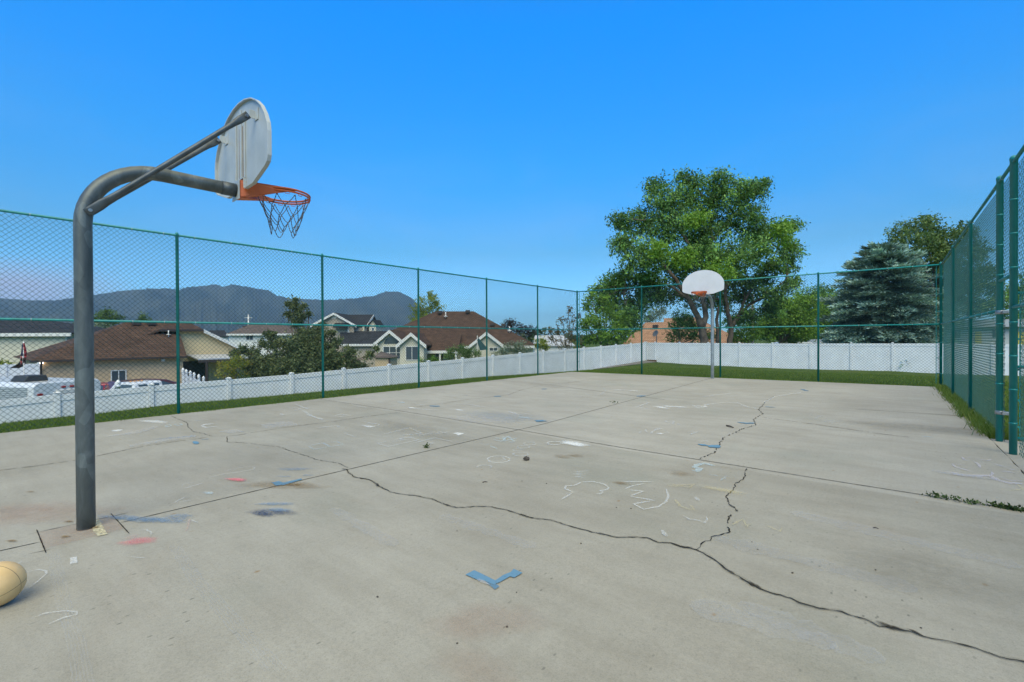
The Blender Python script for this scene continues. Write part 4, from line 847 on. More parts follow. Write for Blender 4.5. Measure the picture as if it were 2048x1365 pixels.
# --- tan house with the brown hip roof
h1 = thing('house', (0, 0, 0), 'low tan house with a brown hip roof and white patio cover, left behind the trucks', 'house')
X1 = -45.0
ev = ONX((215, 717), X1+.55).z; yL = ONX((79, 720), X1).y; yR = ONX((366, 720), X1).y
eL = ONX((59, 720), X1+.55); eR = ONX((374, 714), X1+.55); zr = ONX((300, 644), X1-4.5).z; rL = ONX((257, 644), X1-4.5).y; rR = ONX((352, 644), X1-4.5).y
mb = MB(); mb.box((X1-9, yL, GLV-.5), (X1, yR, ev-.02)); part(mb, 'wall', m_stucco, h1)
A = Vector((X1+.55, eL.y, ev)); B = Vector((X1+.55, eR.y, ev)); C = Vector((X1-9.5, eR.y, ev)); D = Vector((X1-9.5, eL.y, ev)); T0 = Vector((X1-4.5, rL, zr)); T1 = Vector((X1-4.5, rR, zr))
mb = MB(); 
for q in ((A, B, T1, T0), (B, C, T1), (C, D, T0, T1), (D, A, T0)): mb.face(q)
mb.face([D, C, B, A]); rf1 = part(mb, 'roof', m_rbrown, h1)
mb = MB(); mb.box((X1+.5, eL.y, ev-.14), (X1+.62, eR.y, ev-.012)); mb.tube([(X1+.45, yL+.05, ev-.15), (X1+.12, yL+.05, ev-.6), (X1+.12, yL+.05, GLV)], .06, 8); part(mb, 'gutter', m_btrim, h1)
for px_, py_ in ((272, 647), (303, 647)):
    q = ONX((px_, py_+1), X1-4.0); mb = MB(); mb.box((q.x-.25, q.y-.28, q.z-.12), (q.x+.25, q.y+.28, q.z+.16)); part(mb, 'roof_vent', m_btrim, rf1, .02)
q = ONX((337, 668), X1-2.2); mb = MB(); mb.tube([q+Vector((0, 0, -.3)), q+Vector((0, 0, .28))], .04, 8); mb.tube([q+Vector((0, 0, -.1)), q+Vector((0, 0, -.04))], .15, 8); part(mb, 'vent_pipe', m_trim, rf1)
window(h1, X1, (221, 741), (253, 765.5), 2)
q = ONX((325, 720.5), X1+.05); mb = MB(); mb.box((q.x-.03, q.y-.12, q.z-.1), (q.x+.25, q.y+.12, q.z+.1)); part(mb, 'security_light', m_trim, h1, .02)
m_lamp, nt, b = new_mat('lit_lamp'); b.inputs['Emission Color'].default_value = (1, .9, .75, 1); b.inputs['Emission Strength'].default_value = 6
q = ONX((82.5, 726), X1+.15); mb = MB(); mb.lathe([(.01, -.1), (.09, -.06), (.1, .04), (.02, .1)], 12, org=(q.x, q.y, q.z)); part(mb, 'floodlight', m_lamp, h1)
X2 = X1-3.0; XO = X2+.5
gA, gB = ONX((407, 659), XO), ONX((504, 705), XO); gL0 = ONX((319, 659), XO); gT = ONX((381, 646.5), XO-2.2); gT2 = ONX((343, 646.5), XO-2.2); ym = (gA.y+gL0.y)/2
gB2 = Vector((XO, 2*ym-gB.y, gB.z)); bk = Vector((-12, 0, 0))
mb = MB(); mb.prism([Vector((X2, p.y, p.z-.12)) for p in (gL0, gA, gB)]+[Vector((X2, gB.y-.3, GLV)), Vector((X2, yR-1, GLV)), Vector((X2, yR-1, gB.z))], (-.25, 0, 0)); part(mb, 'wall', m_beige, h1)
mb = MB(); rslab(mb, [gA, gB, gB+bk, Vector((gT.x-9, gT.y, gT.z)), gT]); rslab(mb, [gL0, gT2, Vector((gT2.x-9, gT2.y, gT2.z)), gB2+bk, gB2]); rslab(mb, [gL0, gA, gT, gT2]); rslab(mb, [gT2, gT, Vector((gT.x-9, gT.y, gT.z)), Vector((gT2.x-9, gT2.y, gT2.z))]); part(mb, 'roof', m_rbrown, h1)
mb = MB(); o_ = Vector((.03, 0, 0)); dn = Vector((0, 0, -.30)); mb.prism([gA+o_, gB+o_, gB+o_+dn, gA+o_+dn], (.04, 0, 0)); part(mb, 'barge_board', m_trim, h1); mb = MB(); mb.prism([gL0+o_, gA+o_, gA+o_+dn*.6, gL0+o_+dn*.6], (.04, 0, 0)); part(mb, 'fascia', m_btrim, h1)
pa, pb = ONX((372, 709.5), X2), ONX((500, 708), X2); pc, pd = ONX((374, 719), X2+3), ONX((500, 717), X2+3)
mb = MB(); rslab(mb, [pa, pb, Vector((pd.x, pb.y, pc.z)), Vector((pc.x, pa.y, pc.z))], .1); part(mb, 'patio_cover', m_metalw, h1)
mb = MB(); mb.box((X2+2.9, pa.y, pc.z-.32), (X2+3.04, pb.y, pc.z-.11)); part(mb, 'fascia', m_btrim, h1)
for px_ in (413, 470): q = ONX((px_, 740), X2+2.95); mb = MB(); mb.box((q.x-.08, q.y-.08, GLV), (q.x+.08, q.y+.08, pc.z-.33)); part(mb, 'post', m_btrim, h1)
q = ONX((388, 730), X2+.02); mb = MB(); mb.box((X2+.005, q.y-.9, GLV), (X2+.05, q.y+1.1, pa.z-.6)); part(mb, 'door', m_dark, h1)

# --- white house with the charcoal roof, far left
ONX = on_l
h2 = thing('house', (0, 0, 0), 'tall cream-sided house with a charcoal roof at the left edge of the picture', 'house', rz=RZL)
X = -48.0; e0, e1 = ONX((-180, 664.5), X+.5), ONX((142, 666), X+.5); yw = ONX((133, 680), X).y
mb = MB(); mb.box((X-9, e0.y, GLV), (X, yw, e1.z-.1)); part(mb, 'wall', m_cream, h2)
t1, t0 = ONX((97, 641), X-4.5), ONX((-150, 640), X-4.5); ez = e1.z
A, B, C, D = Vector((X+.5, e0.y, ez)), Vector((X+.5, e1.y, ez)), Vector((X-9.5, e1.y, ez)), Vector((X-9.5, e0.y, ez)); T0, T1 = Vector((X-4.5, t0.y, t1.z)), t1
mb = MB()
for q in ((A, B, T1, T0), (B, C, T1), (C, D, T0, T1), (D, A, T0), (D, C, B, A)): mb.face(q)
part(mb, 'roof', m_rgrey, h2)
mb = MB(); mb.box((X+.5, e0.y, ez-.35), (X+.6, e1.y+.05, ez-.01)); part(mb, 'fascia', m_trim, h2)
mb = MB(); mb.box((X-.02, yw-.1, GLV), (X+.03, yw+.03, ez-.36)); part(mb, 'corner_trim', m_trim, h2)

# --- white two-storey house behind the dark bush
h3 = thing('house', (0, 0, 0), 'white two-storey house with a taupe hip roof, seen between the tan gable and juniper', 'house', rz=RZL)
X = -81.0; e0, e1 = ONX((453, 668), X+.5), ONX((592, 667), X+.5); ez = e0.z; y0, y1 = ONX((458, 668), X).y, ONX((588, 668), X).y
mb = MB(); mb.box((X-9, y0, GLV), (X, y1, ez-.1)); part(mb, 'wall', m_white, h3)
T0, T1 = ONX((497, 650), X-5), ONX((566, 650), X-5); A, B, C, D = Vector((X+.5, e0.y, ez)), Vector((X+.5, e1.y, ez)), Vector((X-10, e1.y, ez)), Vector((X-10, e0.y, ez))
mb = MB()
for q in ((A, B, T1, T0), (B, C, T1), (C, D, T0, T1), (D, A, T0), (D, C, B, A)): mb.face(q)
r3 = part(mb, 'roof', m_rtaupe, h3); mb = MB(); mb.box((X+.5, e0.y, ez-.3), (X+.6, e1.y, ez-.01)); part(mb, 'fascia', m_trim, h3)
q = ONX((489, 655), X-4); mb = MB(); mb.box((q.x-.25, q.y-.25, q.z-.4), (q.x+.25, q.y+.25, q.z+.3)); part(mb, 'chimney', m_btrim, r3)
window(h3, X, (492, 671), (507, 681), 2); window(h3, X, (546, 671), (560, 681), 2)
h3b = thing('house', (0, 0, 0), 'far small house of which only a blue-grey roof shows left of the white two-storey house', 'house', rz=RZL)
X = -96.0; a, b_, c_, d_ = ONX((420, 661), X-4), ONX((449, 661), X-4), ONX((458, 673), X), ONX((412, 673), X); mb = MB(); rslab(mb, [d_, c_, b_, a]); part(mb, 'roof', m_rgrey, h3b); mb = MB(); mb.box((X-6, d_.y+.5, GLV), (X-.5, c_.y-.5, d_.z-.2)); part(mb, 'wall', m_white, h3b)

# --- taupe two-storey house with charcoal roofs
h4 = thing('house', (0, 0, 0), 'taupe two-storey gabled house with charcoal roofs, right behind the dark juniper', 'house', rz=RZL)
X = -66.0; P = lambda x, y, dx=0: ONX((x, y), X+dx)
ap, fR, fL = P(667.5, 625.5, .4), P(713, 651, .4), P(620, 651, .4)
mb = MB(); mb.prism([P(667.5, 628), P(708, 651), P(708, 705), P(626, 705), P(626, 651)], (-.3, 0, 0)); part(mb, 'wall', m_taupe, h4)
mb = MB(); mb.prism([P(697, 656, .0)+Vector((.0, .02, 0)), P(734, 655.5, -1.6), P(734, 705, -1.6), P(697, 705)], (-8, 0, 0)); part(mb, 'wall', m_taupe, h4)
bk = Vector((-10, 0, 0)); rE = P(739, 629, -3.5); eE = P(733, 651.5, -1.2)
mb = MB(); rslab(mb, [fL, ap, ap+bk, fL+bk]); rslab(mb, [ap, fR, fR+bk, ap+bk]); part(mb, 'roof', m_rgrey, h4)
yE = rE.y; zE = rE.z; eEz = P(720, 651, -1.2).z
A = Vector((X-1.0, fR.y-2.2, eEz)); B = Vector((X-1.0, yE+.3, eEz)); T1 = Vector((X-4.4, yE+.3, zE)); T0 = Vector((X-4.4, ap.y, zE)); D = Vector((X-8, ap.y, eEz)); C = Vector((X-8, yE+.3, eEz))
mb = MB(); rslab(mb, [A, B, T1, T0]); rslab(mb, [C, D, T0, T1]); part(mb, 'roof', m_rgrey, h4)
mb = MB(); mb.prism([Vector((A.x, yE, eEz-.15)), Vector((T1.x, yE, zE-.15)), Vector((D.x, yE, eEz-.15)), Vector((D.x, yE, eEz-4)), Vector((A.x, yE, eEz-4))], (0, -.25, 0)); part(mb, 'wall', m_cream, h4)
def rake(parent, a, c_, drop=.32, off=.03):
    o_ = Vector((off, 0, 0)); dn = Vector((0, 0, -drop)); mb = MB(); mb.prism([a+o_, c_+o_, c_+o_+dn, a+o_+dn], (.05, 0, 0)); return part(mb, 'barge_board', m_trim, parent)
rake(h4, ap, fR); rake(h4, fL, ap)
a, c_ = Vector((B.x, B.y+.03, eEz)), Vector((T1.x, T1.y+.03, zE)); dn = Vector((0, 0, -.35)); mb = MB(); mb.prism([a, c_, c_+dn, a+dn], (0, .05, 0)); part(mb, 'barge_board', m_trim, h4)
q = P(668, 632, .02); mb = MB(); mb.box((X+.003, q.y-.32, q.z-.4), (X+.05, q.y+.32, q.z+.35)); part(mb, 'gable_vent', m_trim, h4)
# small side dormer and right-hand turret gable
dA, dB, dC = P(752, 650.5, -1.5), P(746, 641, -1.5), P(738, 651, -1.5); mb = MB(); mb.prism([dB, dA, dA+Vector((0, 0, -3)), dC+Vector((0, 0, -3)), dC], (-3, 0, 0)); part(mb, 'wall', m_cream, h4); mb = MB(); u_ = Vector((.25, 0, .12)); rslab(mb, [dC+u_+Vector((0, -.15, -.1)), dB+u_, dB+u_+Vector((-4, 0, 0)), dC+u_+Vector((-4, -.15, -.1))], .12); rslab(mb, [dB+u_, dA+u_+Vector((0, .15, -.1)), dA+u_+Vector((-4, .15, -.1)), dB+u_+Vector((-4, 0, 0))], .12); part(mb, 'roof', m_rgrey, h4); window(h4, X-1.5, (743, 655), (749, 663), 1)
# window with its little roof, corner trim
window(h4, X, (676, 653), (692, 657.5), 2); mb = MB(); a, c_ = P(670, 646.5, .02), P(699, 646.5, .02); rslab(mb, [a, c_, c_+Vector((.9, 0, -.55)), a+Vector((.9, 0, -.55))], .12); part(mb, 'awning_roof', m_rgrey, h4)
q = P(697, 660, .02); mb = MB(); mb.box((X+.003, q.y-.12, P(697, 674).z), (X+.05, q.y+.12, P(697, 652).z)); part(mb, 'corner_trim', m_trim, h4)
# lower wing
X = -62.0; a, b_, c_, d_ = P(680, 676, -4.5), P(779, 662.5, -4.5), P(779, 688, .4), P(680, 688, .4); a.z = b_.z; d_.z = c_.z
mb = MB(); rslab(mb, [d_, c_, b_, a]); rslab(mb, [a, b_, b_+Vector((-4.5, 0, -2.2)), a+Vector((-4.5, 0, -2.2))]); part(mb, 'roof', m_rgrey, h4); mb = MB(); mb.box((X-8, d_.y+.3, GLV), (X, c_.y-.3, d_.z-.15)); part(mb, 'wall', m_taupe, h4); mb = MB(); mb.box((X+.41, d_.y, d_.z-.3), (X+.5, c_.y, d_.z-.01)); part(mb, 'fascia', m_trim, h4)

# --- big house with the brown roof and cream gables
h5 = thing('house', (0, 0, 0), 'large cream house under a broad brown hip roof, in the middle behind the white fence', 'house', rz=RZL)
X = -56.0; P = lambda x, y, dx=0: ONX((x, y), X+dx)
eR = P(1075, 688, .6); eL = P(752, 688, .6); ez = P(960, 692, .6).z; T0, T1 = P(871, 624.5, -9), P(947, 623, -9); T0.z = T1.z
A, B, C, D = Vector((X+.6, eL.y, ez)), Vector((X+.6, eR.y, ez)), Vector((X-18.6, eR.y, ez)), Vector((X-18.6, eL.y, ez))
mb = MB()
A_ = P(786, 660, -3.95); A = Vector((X+.6, P(800, 690, .6).y, ez)); D_ = Vector((X-14, A_.y, A_.z)); D = Vector((X-18.6, A.y, ez))
for q in ((A, B, T1, T0, A_), (B, C, T1), (C, D, D_, T0, T1), (D_, A_, T0), (D, A, A_, D_), (D, C, B, A)): mb.face(q)
r5 = part(mb, 'roof', m_rbrown, h5)
mb = MB(); mb.box((X-18, A.y+.3, GLV-.4), (X, eR.y-.6, ez-.06)); part(mb, 'wall', m_cream, h5)
mb = MB(); mb.box((X+.6, A.y, ez-.3), (X+.7, eR.y, ez-.02)); part(mb, 'gutter', m_trim, h5)
for px_, py_ in ((880, 629), (936, 627.5), (985, 653.5), (1007, 655)):
    f = (py_-623)/(690-623); q = ONX((px_, py_), X-9+9.3*f)+Vector((.3, 0, .3)); mb = MB(); mb.box((q.x-.3, q.y-.28, q.z-.2), (q.x+.3, q.y+.28, q.z+.14)); part(mb, 'roof_vent', m_btrim, r5, .02)
for px_, py_ in ((892, 637), (1019, 666)):
    f = (py_-623)/(690-623); q = ONX((px_, py_), X-9+9.3*f)+Vector((.3, 0, .3)); mb = MB(); mb.tube([q+Vector((0, 0, -.3)), q+Vector((0, 0, .5))], .07, 8); mb.tube([q+Vector((0, 0, -.12)), q+Vector((0, 0, .0))], .24, 8); part(mb, 'vent_pipe', m_trim, r5)
def gable(dx, apx, lft, rgt, zb=735, m=m_cream, depth=9):
    a, l, r_ = P(*apx, dx), P(*lft, dx), P(*rgt, dx); l.z = r_.z = (l.z+r_.z)/2; a.y = (l.y+r_.y)/2; i = .35
    mb = MB(); s_ = (a.z-l.z)/(a.y-l.y); lw, rw = Vector((X+dx-.4, l.y+i, l.z+s_*i-.2)), Vector((X+dx-.4, r_.y-i, r_.z+s_*i-.2)); aw = Vector((X+dx-.4, a.y, a.z-.2))
    mb.prism([aw, rw, Vector((rw.x, rw.y, GLV-.4)), Vector((lw.x, lw.y, GLV-.4)), lw], (-2, 0, 0)); part(mb, 'wall', m, h5)
    mb = MB(); bk = Vector((-depth, 0, 0)); rslab(mb, [l, a, a+bk, l+bk]); rslab(mb, [a, r_, r_+bk, a+bk]); part(mb, 'roof', m_rbrown, h5); rake(h5, l, a, .4); rake(h5, a, r_, .4)
    return X+dx-.4
xg = gable(3.5, (784, 660), (747, 690), (811, 683)); window(h5, xg, (766, 693), (806, 719), 3, 2)
a = P(786, 689, 3.5-.4); mb = MB(); mb.prism([Vector((xg+.004, a.y+1.0*math.cos(R(t)), a.z+.05+.85*math.sin(R(t)))) for t in range(0, 181, 12)], (.03, 0, 0)); part(mb, 'fan_window', m_glass, h5)
xg = gable(5.0, (821.6, 665.5), (791.5, 691), (852.5, 690)); window(h5, xg, (811, 693), (837, 721), 2)
xg = gable(2.0, (971, 663.5), (937, 692), (1009, 691.5)); window(h5, xg, (978, 695), (996, 703), 2)
q0, q1 = P(838, 701.8, 2.6), P(916, 701.8, 2.6); mb = MB(); zt_ = P(870, 672, -3).z; rslab(mb, [Vector((X+2.6, q0.y, q0.z)), Vector((X+2.6, q1.y, q0.z)), Vector((X-1.5, q1.y, q0.z+2.0)), Vector((X-1.5, q0.y, q0.z+2.0))]); part(mb, 'porch_roof', m_rbrown, h5); mb = MB(); mb.box((X+2.6, q0.y, q0.z-.32), (X+2.7, q1.y, q0.z-.01)); part(mb, 'fascia', m_trim, h5)
for px_ in (852, 880, 912): q = P(px_, 715, 2.5); mb = MB(); mb.box((q.x-.09, q.y-.09, GLV), (q.x+.09, q.y+.09, q0.z-.33)); part(mb, 'post', m_btrim if px_ == 852 else m_trim, h5)
window(h5, X+.0, (871, 707), (888, 722), 2); window(h5, X, (845, 705), (852, 722), 1)
m_tarp = plain('dark_teal_canvas', (.012, .055, .06), .8, .2, 3)
s_, t_, u_ = on_t((953, 677), 44), on_t((972, 699), 44), on_t((960, 701), 43.5); pr = thing('garden_parasol', (s_.x, s_.y, GLV), 'folded dark teal garden parasol leaning in front of the brown-roofed house', 'parasol')
mb = MB(); mb.prism([s_-Vector((s_.x, s_.y, GLV)), t_-Vector((s_.x, s_.y, GLV)), u_-Vector((s_.x, s_.y, GLV))], (.25, .05, 0)); part(mb, 'canopy', m_tarp, pr); mb = MB(); mb.tube([(0.1, 0, 0), (0.1, 0, s_.z-GLV+.25)], .03, 8); part(mb, 'pole', m_trim, pr)

# --- garden shed, metal barn, terracotta-roofed house, white building on the right
sh = thing('garden_shed', (0, 0, 0), 'small tan garden shed with a pointed roof in front of the cream gables', 'shed', rz=RZL)
X = -36.0; a, l, r_ = ONX((762, 703), X-1), ONX((745, 716), X+.2), ONX((783, 716), X+.2)
mb = MB(); mb.box((X-2.2, l.y+.15, GLV), (X, r_.y-.15, l.z-.03)); part(mb, 'wall', m_tan, sh); mb = MB(); A, B, C, D = Vector((X+.2, l.y, l.z)), Vector((X+.2, r_.y, l.z)), Vector((X-2.4, r_.y, l.z)), Vector((X-2.4, l.y, l.z))
for q in ((A, B, a), (B, C, a), (C, D, a), (D, A, a), (D, C, B, A)): mb.face(q)
part(mb, 'roof', m_rtaupe, sh); mb = MB(); mb.box((X+.002, r_.y-.27, GLV), (X+.06, r_.y-.14, l.z-.04)); part(mb, 'corner_trim', m_btrim, sh)
bn = thing('metal_barn', (0, 0, 0), 'white metal-roofed barn beyond the reddish shrub near the fence corner', 'barn', rz=RZL)
X = -80.0; a, b_, c_, d_ = ONX((1070, 666.5), X-4), ONX((1126, 671), X-4), ONX((1150, 691), X), ONX((1066, 691), X); d_.z = c_.z; a.z = b_.z
mb = MB(); rslab(mb, [d_, c_, b_, a]); rslab(mb, [a, b_, Vector((X-8, c_.y, c_.z)), Vector((X-8, d_.y, c_.z))]); part(mb, 'roof', m_metalw, bn); mb = MB(); mb.box((X-7.6, d_.y+.3, GLV-1), (X-.4, c_.y-.3, c_.z-.12)); part(mb, 'wall', m_white, bn)
th_ = thing('house', (0, 0, 0), 'house under a terracotta shingle roof, left of the big tree trunk behind the back fence', 'house')
Y = 62.0; Q = lambda x, y, dy=0: on_y((x, y), Y+dy); ez = .2
A, B = Q(1240, 690), Q(1425, 690); T0, T1 = Q(1291, 645.5, 6), Q(1330, 645, 6); T1.z = T0.z; A.z = B.z = ez; C, D = B+Vector((0, 13, 0)), A+Vector((0, 13, 0))
mb = MB()
for q in ((A, B, T1, T0), (B, C, T1), (C, D, T0, T1), (D, A, T0), (D, C, B, A)): mb.face(q)
r6 = part(mb, 'roof', m_rterra, th_)
E0, E1 = Q(1318, 660, 5), Q(1460, 690, 5); T2, T3 = Q(1328, 637, 12), Q(1390, 635, 12); T3.z = T2.z; A2, B2 = Vector((E0.x, Y+6, ez)), Vector((E1.x, Y+6, ez)); C2, D2 = B2+Vector((0, 12, 0)), A2+Vector((0, 12, 0)); mb = MB()
for q in ((A2, B2, T3, T2), (B2, C2, T3), (C2, D2, T2, T3), (D2, A2, T2)): mb.face(q)
part(mb, 'roof', m_rterra, th_); mb = MB(); mb.box((A.x+.6, Y+.6, -3.2), (B.x-.6, Y+12.4, ez-.02)); part(mb, 'wall', m_tan, th_)
q = Q(1311, 653, 4.5); mb = MB(); mb.box((q.x-.35, q.y-.25, q.z-.3), (q.x+.35, q.y+.25, q.z+.22)); part(mb, 'roof_vent', m_btrim, r6, .02)
q = on_y((1312, 668), 50); ds = thing('satellite_dish', (q.x, q.y, -1.2), 'grey satellite dish on a pole in front of the terracotta roof', 'satellite dish')
m_dish = plain('grey_enamel', (.10, .11, .12), .5, .1, 4); mb = MB(); mb.lathe([(.02, .0), (.21, .03), (.37, .10), (.385, .11), (.36, .105), (.18, .05), (.02, .02)], 20); o = part(mb, 'dish', m_dish, ds); o.location = (0, 0, q.z+1.2); o.rotation_euler = (R(65), 0, R(-25)); mb = MB(); mb.tube([(0, .15, 0), (0, .15, q.z+1.2)], .05, 8); part(mb, 'pole', m_dish, ds)
wb = thing('building', (0, 0, 0), 'long white flat-roofed building with yellow doors beyond the right-hand fence', 'building')
Y = 58.0; a, b_ = Q(1872, 642), Q(2300, 640); zt_ = a.z; m_ygrey = siding('pale_grey_siding', (.50, .53, .52)); m_yel = plain('yellow_paint', (.60, .48, .10), .5, .1, 2)
mb = MB(); mb.box((a.x, Y, -2.5), (b_.x, Y+10, zt_-.25)); part(mb, 'wall', m_ygrey, wb); mb = MB(); mb.box((a.x-.4, Y-.5, zt_-.65), (b_.x+.4, Y+10.4, zt_)); part(mb, 'roof', m_metalw, wb)
for x0, x1 in ((1950, 1963), (2036, 2052)): p, q = Q(x0, 664), Q(x1, 690); mb = MB(); mb.box((p.x, Y-.06, -1.2), (q.x, Y-.004, p.z)); part(mb, 'door', m_yel, wb)
for x0 in (1905, 1985, 2075): p, q = Q(x0, 660), Q(x0+16, 675); mb = MB(); mb.box((p.x, Y-.06, q.z), (q.x, Y-.004, p.z)); part(mb, 'window', m_glass, wb)

# ================================================================== trees and plants
def leaf_mat(name, dark, mid, light, trans=.28, rough=.55):
    m, nt, b = new_mat(name); out = nt.nodes['Material Output']
    at = N(nt, 'ShaderNodeAttribute', attribute_name='tone')
    c = ramp(nt, at.outputs['Fac'], [(0.0, dark), (0.5, mid), (1.0, light)]).outputs[0]
    nt.links.new(c, b.inputs['Base Color']); b.inputs['Roughness'].default_value = rough; b.inputs['Specular IOR Level'].default_value = .3
    tl = nt.nodes.new('ShaderNodeBsdfTranslucent'); nt.links.new(mixc(nt, c, (1.3, 1.35, .7), 1.0, 'MULTIPLY'), tl.inputs[0])
    mx = nt.nodes.new('ShaderNodeMixShader'); mx.inputs[0].default_value = trans
    nt.links.new(b.outputs[0], mx.inputs[1]); nt.links.new(tl.outputs[0], mx.inputs[2]); nt.links.new(mx.outputs[0], out.inputs[0]); return m
m_bark = plain('grey_bark', (.15, .115, .085), .95, .45, 3.0, bump=1.0, bscale=8, col2=(.07, .052, .04))
L_elm = leaf_mat('elm_leaves', (0.0295, 0.0697, 0.0179), (0.1055, 0.2192, 0.0564), (0.3003, 0.5242, 0.1293)); L_bright = leaf_mat('bright_leaves', (0.0520, 0.1114, 0.0149), (0.1262, 0.2450, 0.0327), (0.2673, 0.4455, 0.0520)); L_yel = leaf_mat('yellow_green_leaves', (0.0910, 0.1300, 0.0130), (0.1950, 0.2470, 0.0260), (0.3510, 0.3770, 0.0455))
L_dull = leaf_mat('dull_leaves', (0.0445, 0.0910, 0.0284), (0.1013, 0.1722, 0.0527), (0.2025, 0.2937, 0.0910)); L_jun = leaf_mat('juniper_sprays', (0.0284, 0.0378, 0.0158), (0.0945, 0.1305, 0.0495), (0.2200, 0.2458, 0.0983), .12); L_silver = leaf_mat('silver_leaves', (0.0910, 0.1300, 0.0910), (0.1820, 0.2340, 0.1690), (0.3380, 0.3900, 0.3120))
L_purple = leaf_mat('purple_leaves', (.012, .007, .010), (.028, .014, .018), (.05, .026, .028)); L_red = leaf_mat('reddish_leaves', (0.0700, 0.0420, 0.0168), (0.1260, 0.0910, 0.0308), (0.1820, 0.1680, 0.0420)); L_spruce = leaf_mat('blue_spruce_needles', (0.0277, 0.0487, 0.0390), (0.1311, 0.2156, 0.1842), (0.4437, 0.6264, 0.5296), .08); L_gold = leaf_mat('golden_hedge', (0.0840, 0.1120, 0.0140), (0.1960, 0.2380, 0.0350), (0.4200, 0.3360, 0.0700))
L_far = leaf_mat('far_leaves', (0.0192, 0.0360, 0.0144), (0.0360, 0.0600, 0.0240), (0.0600, 0.0900, 0.0360), .1)

def rand_unit(n): v = rng.normal(size=(n, 3)); return v/np.linalg.norm(v, axis=1, keepdims=True)
def leaves(name, parent, P_, size, tone, mat, droop=.35, aspect=.42, dirs=None, upbias=.5):
    """P_ (n,3) leaf bases in world space -> one mesh of small pointed leaf faces"""
    n = len(P_); d = rand_unit(n) if dirs is None else dirs+rand_unit(n)*.45
    d[:, 2] -= droop; d /= np.linalg.norm(d, axis=1, keepdims=True)
    h = rand_unit(n); h[:, 2] += upbias; w = np.cross(d, h); w /= np.linalg.norm(w, axis=1, keepdims=True)+1e-9
    s_ = (size*rng.uniform(.6, 1.35, n))[:, None]
    b0 = P_; t0 = P_+d*s_; c1 = P_+d*s_*.45+w*s_*aspect*.5; c2 = P_+d*s_*.45-w*s_*aspect*.5
    V_ = np.stack([b0, c1, t0, c2], 1).reshape(-1, 3); F_ = np.arange(4*n).reshape(-1, 4)
    org = np.array(parent.location) if parent is not None else np.zeros(3)
    return np_mesh(name, V_-org, F_, mat, parent, attr=np.repeat(np.clip(tone, 0, 1), 4))
def crown_points(blobs, per_clump=26, density=1.0, clump=.32, shell=.55, stretch=(1, 1, .8), tone_amp=.25, tips=0):
    """blobs: (centre, radius). returns leaf bases and a tone per leaf"""
    PP, TT = [], []
    for c, r_ in blobs:
        nc = max(4, int(density*14*(r_/clump)**1.7/4)); u = rand_unit(nc)*(r_*(shell+(1-shell)*rng.uniform(0, 1, nc))**1.0)[:, None]
        u[:, 2] *= stretch[2]; cc_ = np.array(c)+u; tc_ = np.clip(rng.normal(.42, tone_amp, nc), 0, 1)
        for q, t_ in zip(cc_, tc_):
            k = int(per_clump*rng.uniform(.6, 1.4)); g = rng.normal(size=(k, 3))*clump*np.array([.5, .5, .42])*rng.uniform(.7, 1.4); PP.append(q+g); TT.append(t_+rng.normal(0, .13, k))
    return np.concatenate(PP), np.concatenate(TT)
def limb(mb, pts, r0, r1, n=8, wig=.06):
    pts = [Vector(p) for p in pts]; Q = []
    for k in range(len(pts)-1):
        for j in range(4):
            p = pts[k].lerp(pts[k+1], j/4); Q.append(p+Vector((random.uniform(-wig, wig), random.uniform(-wig, wig), random.uniform(-wig, wig)))*(1 if (k or j) else 0))
    Q.append(pts[-1]); K = len(Q); mb.tube(Q, [r0+(r1-r0)*(k/(K-1))**.8 for k in range(K)], n)
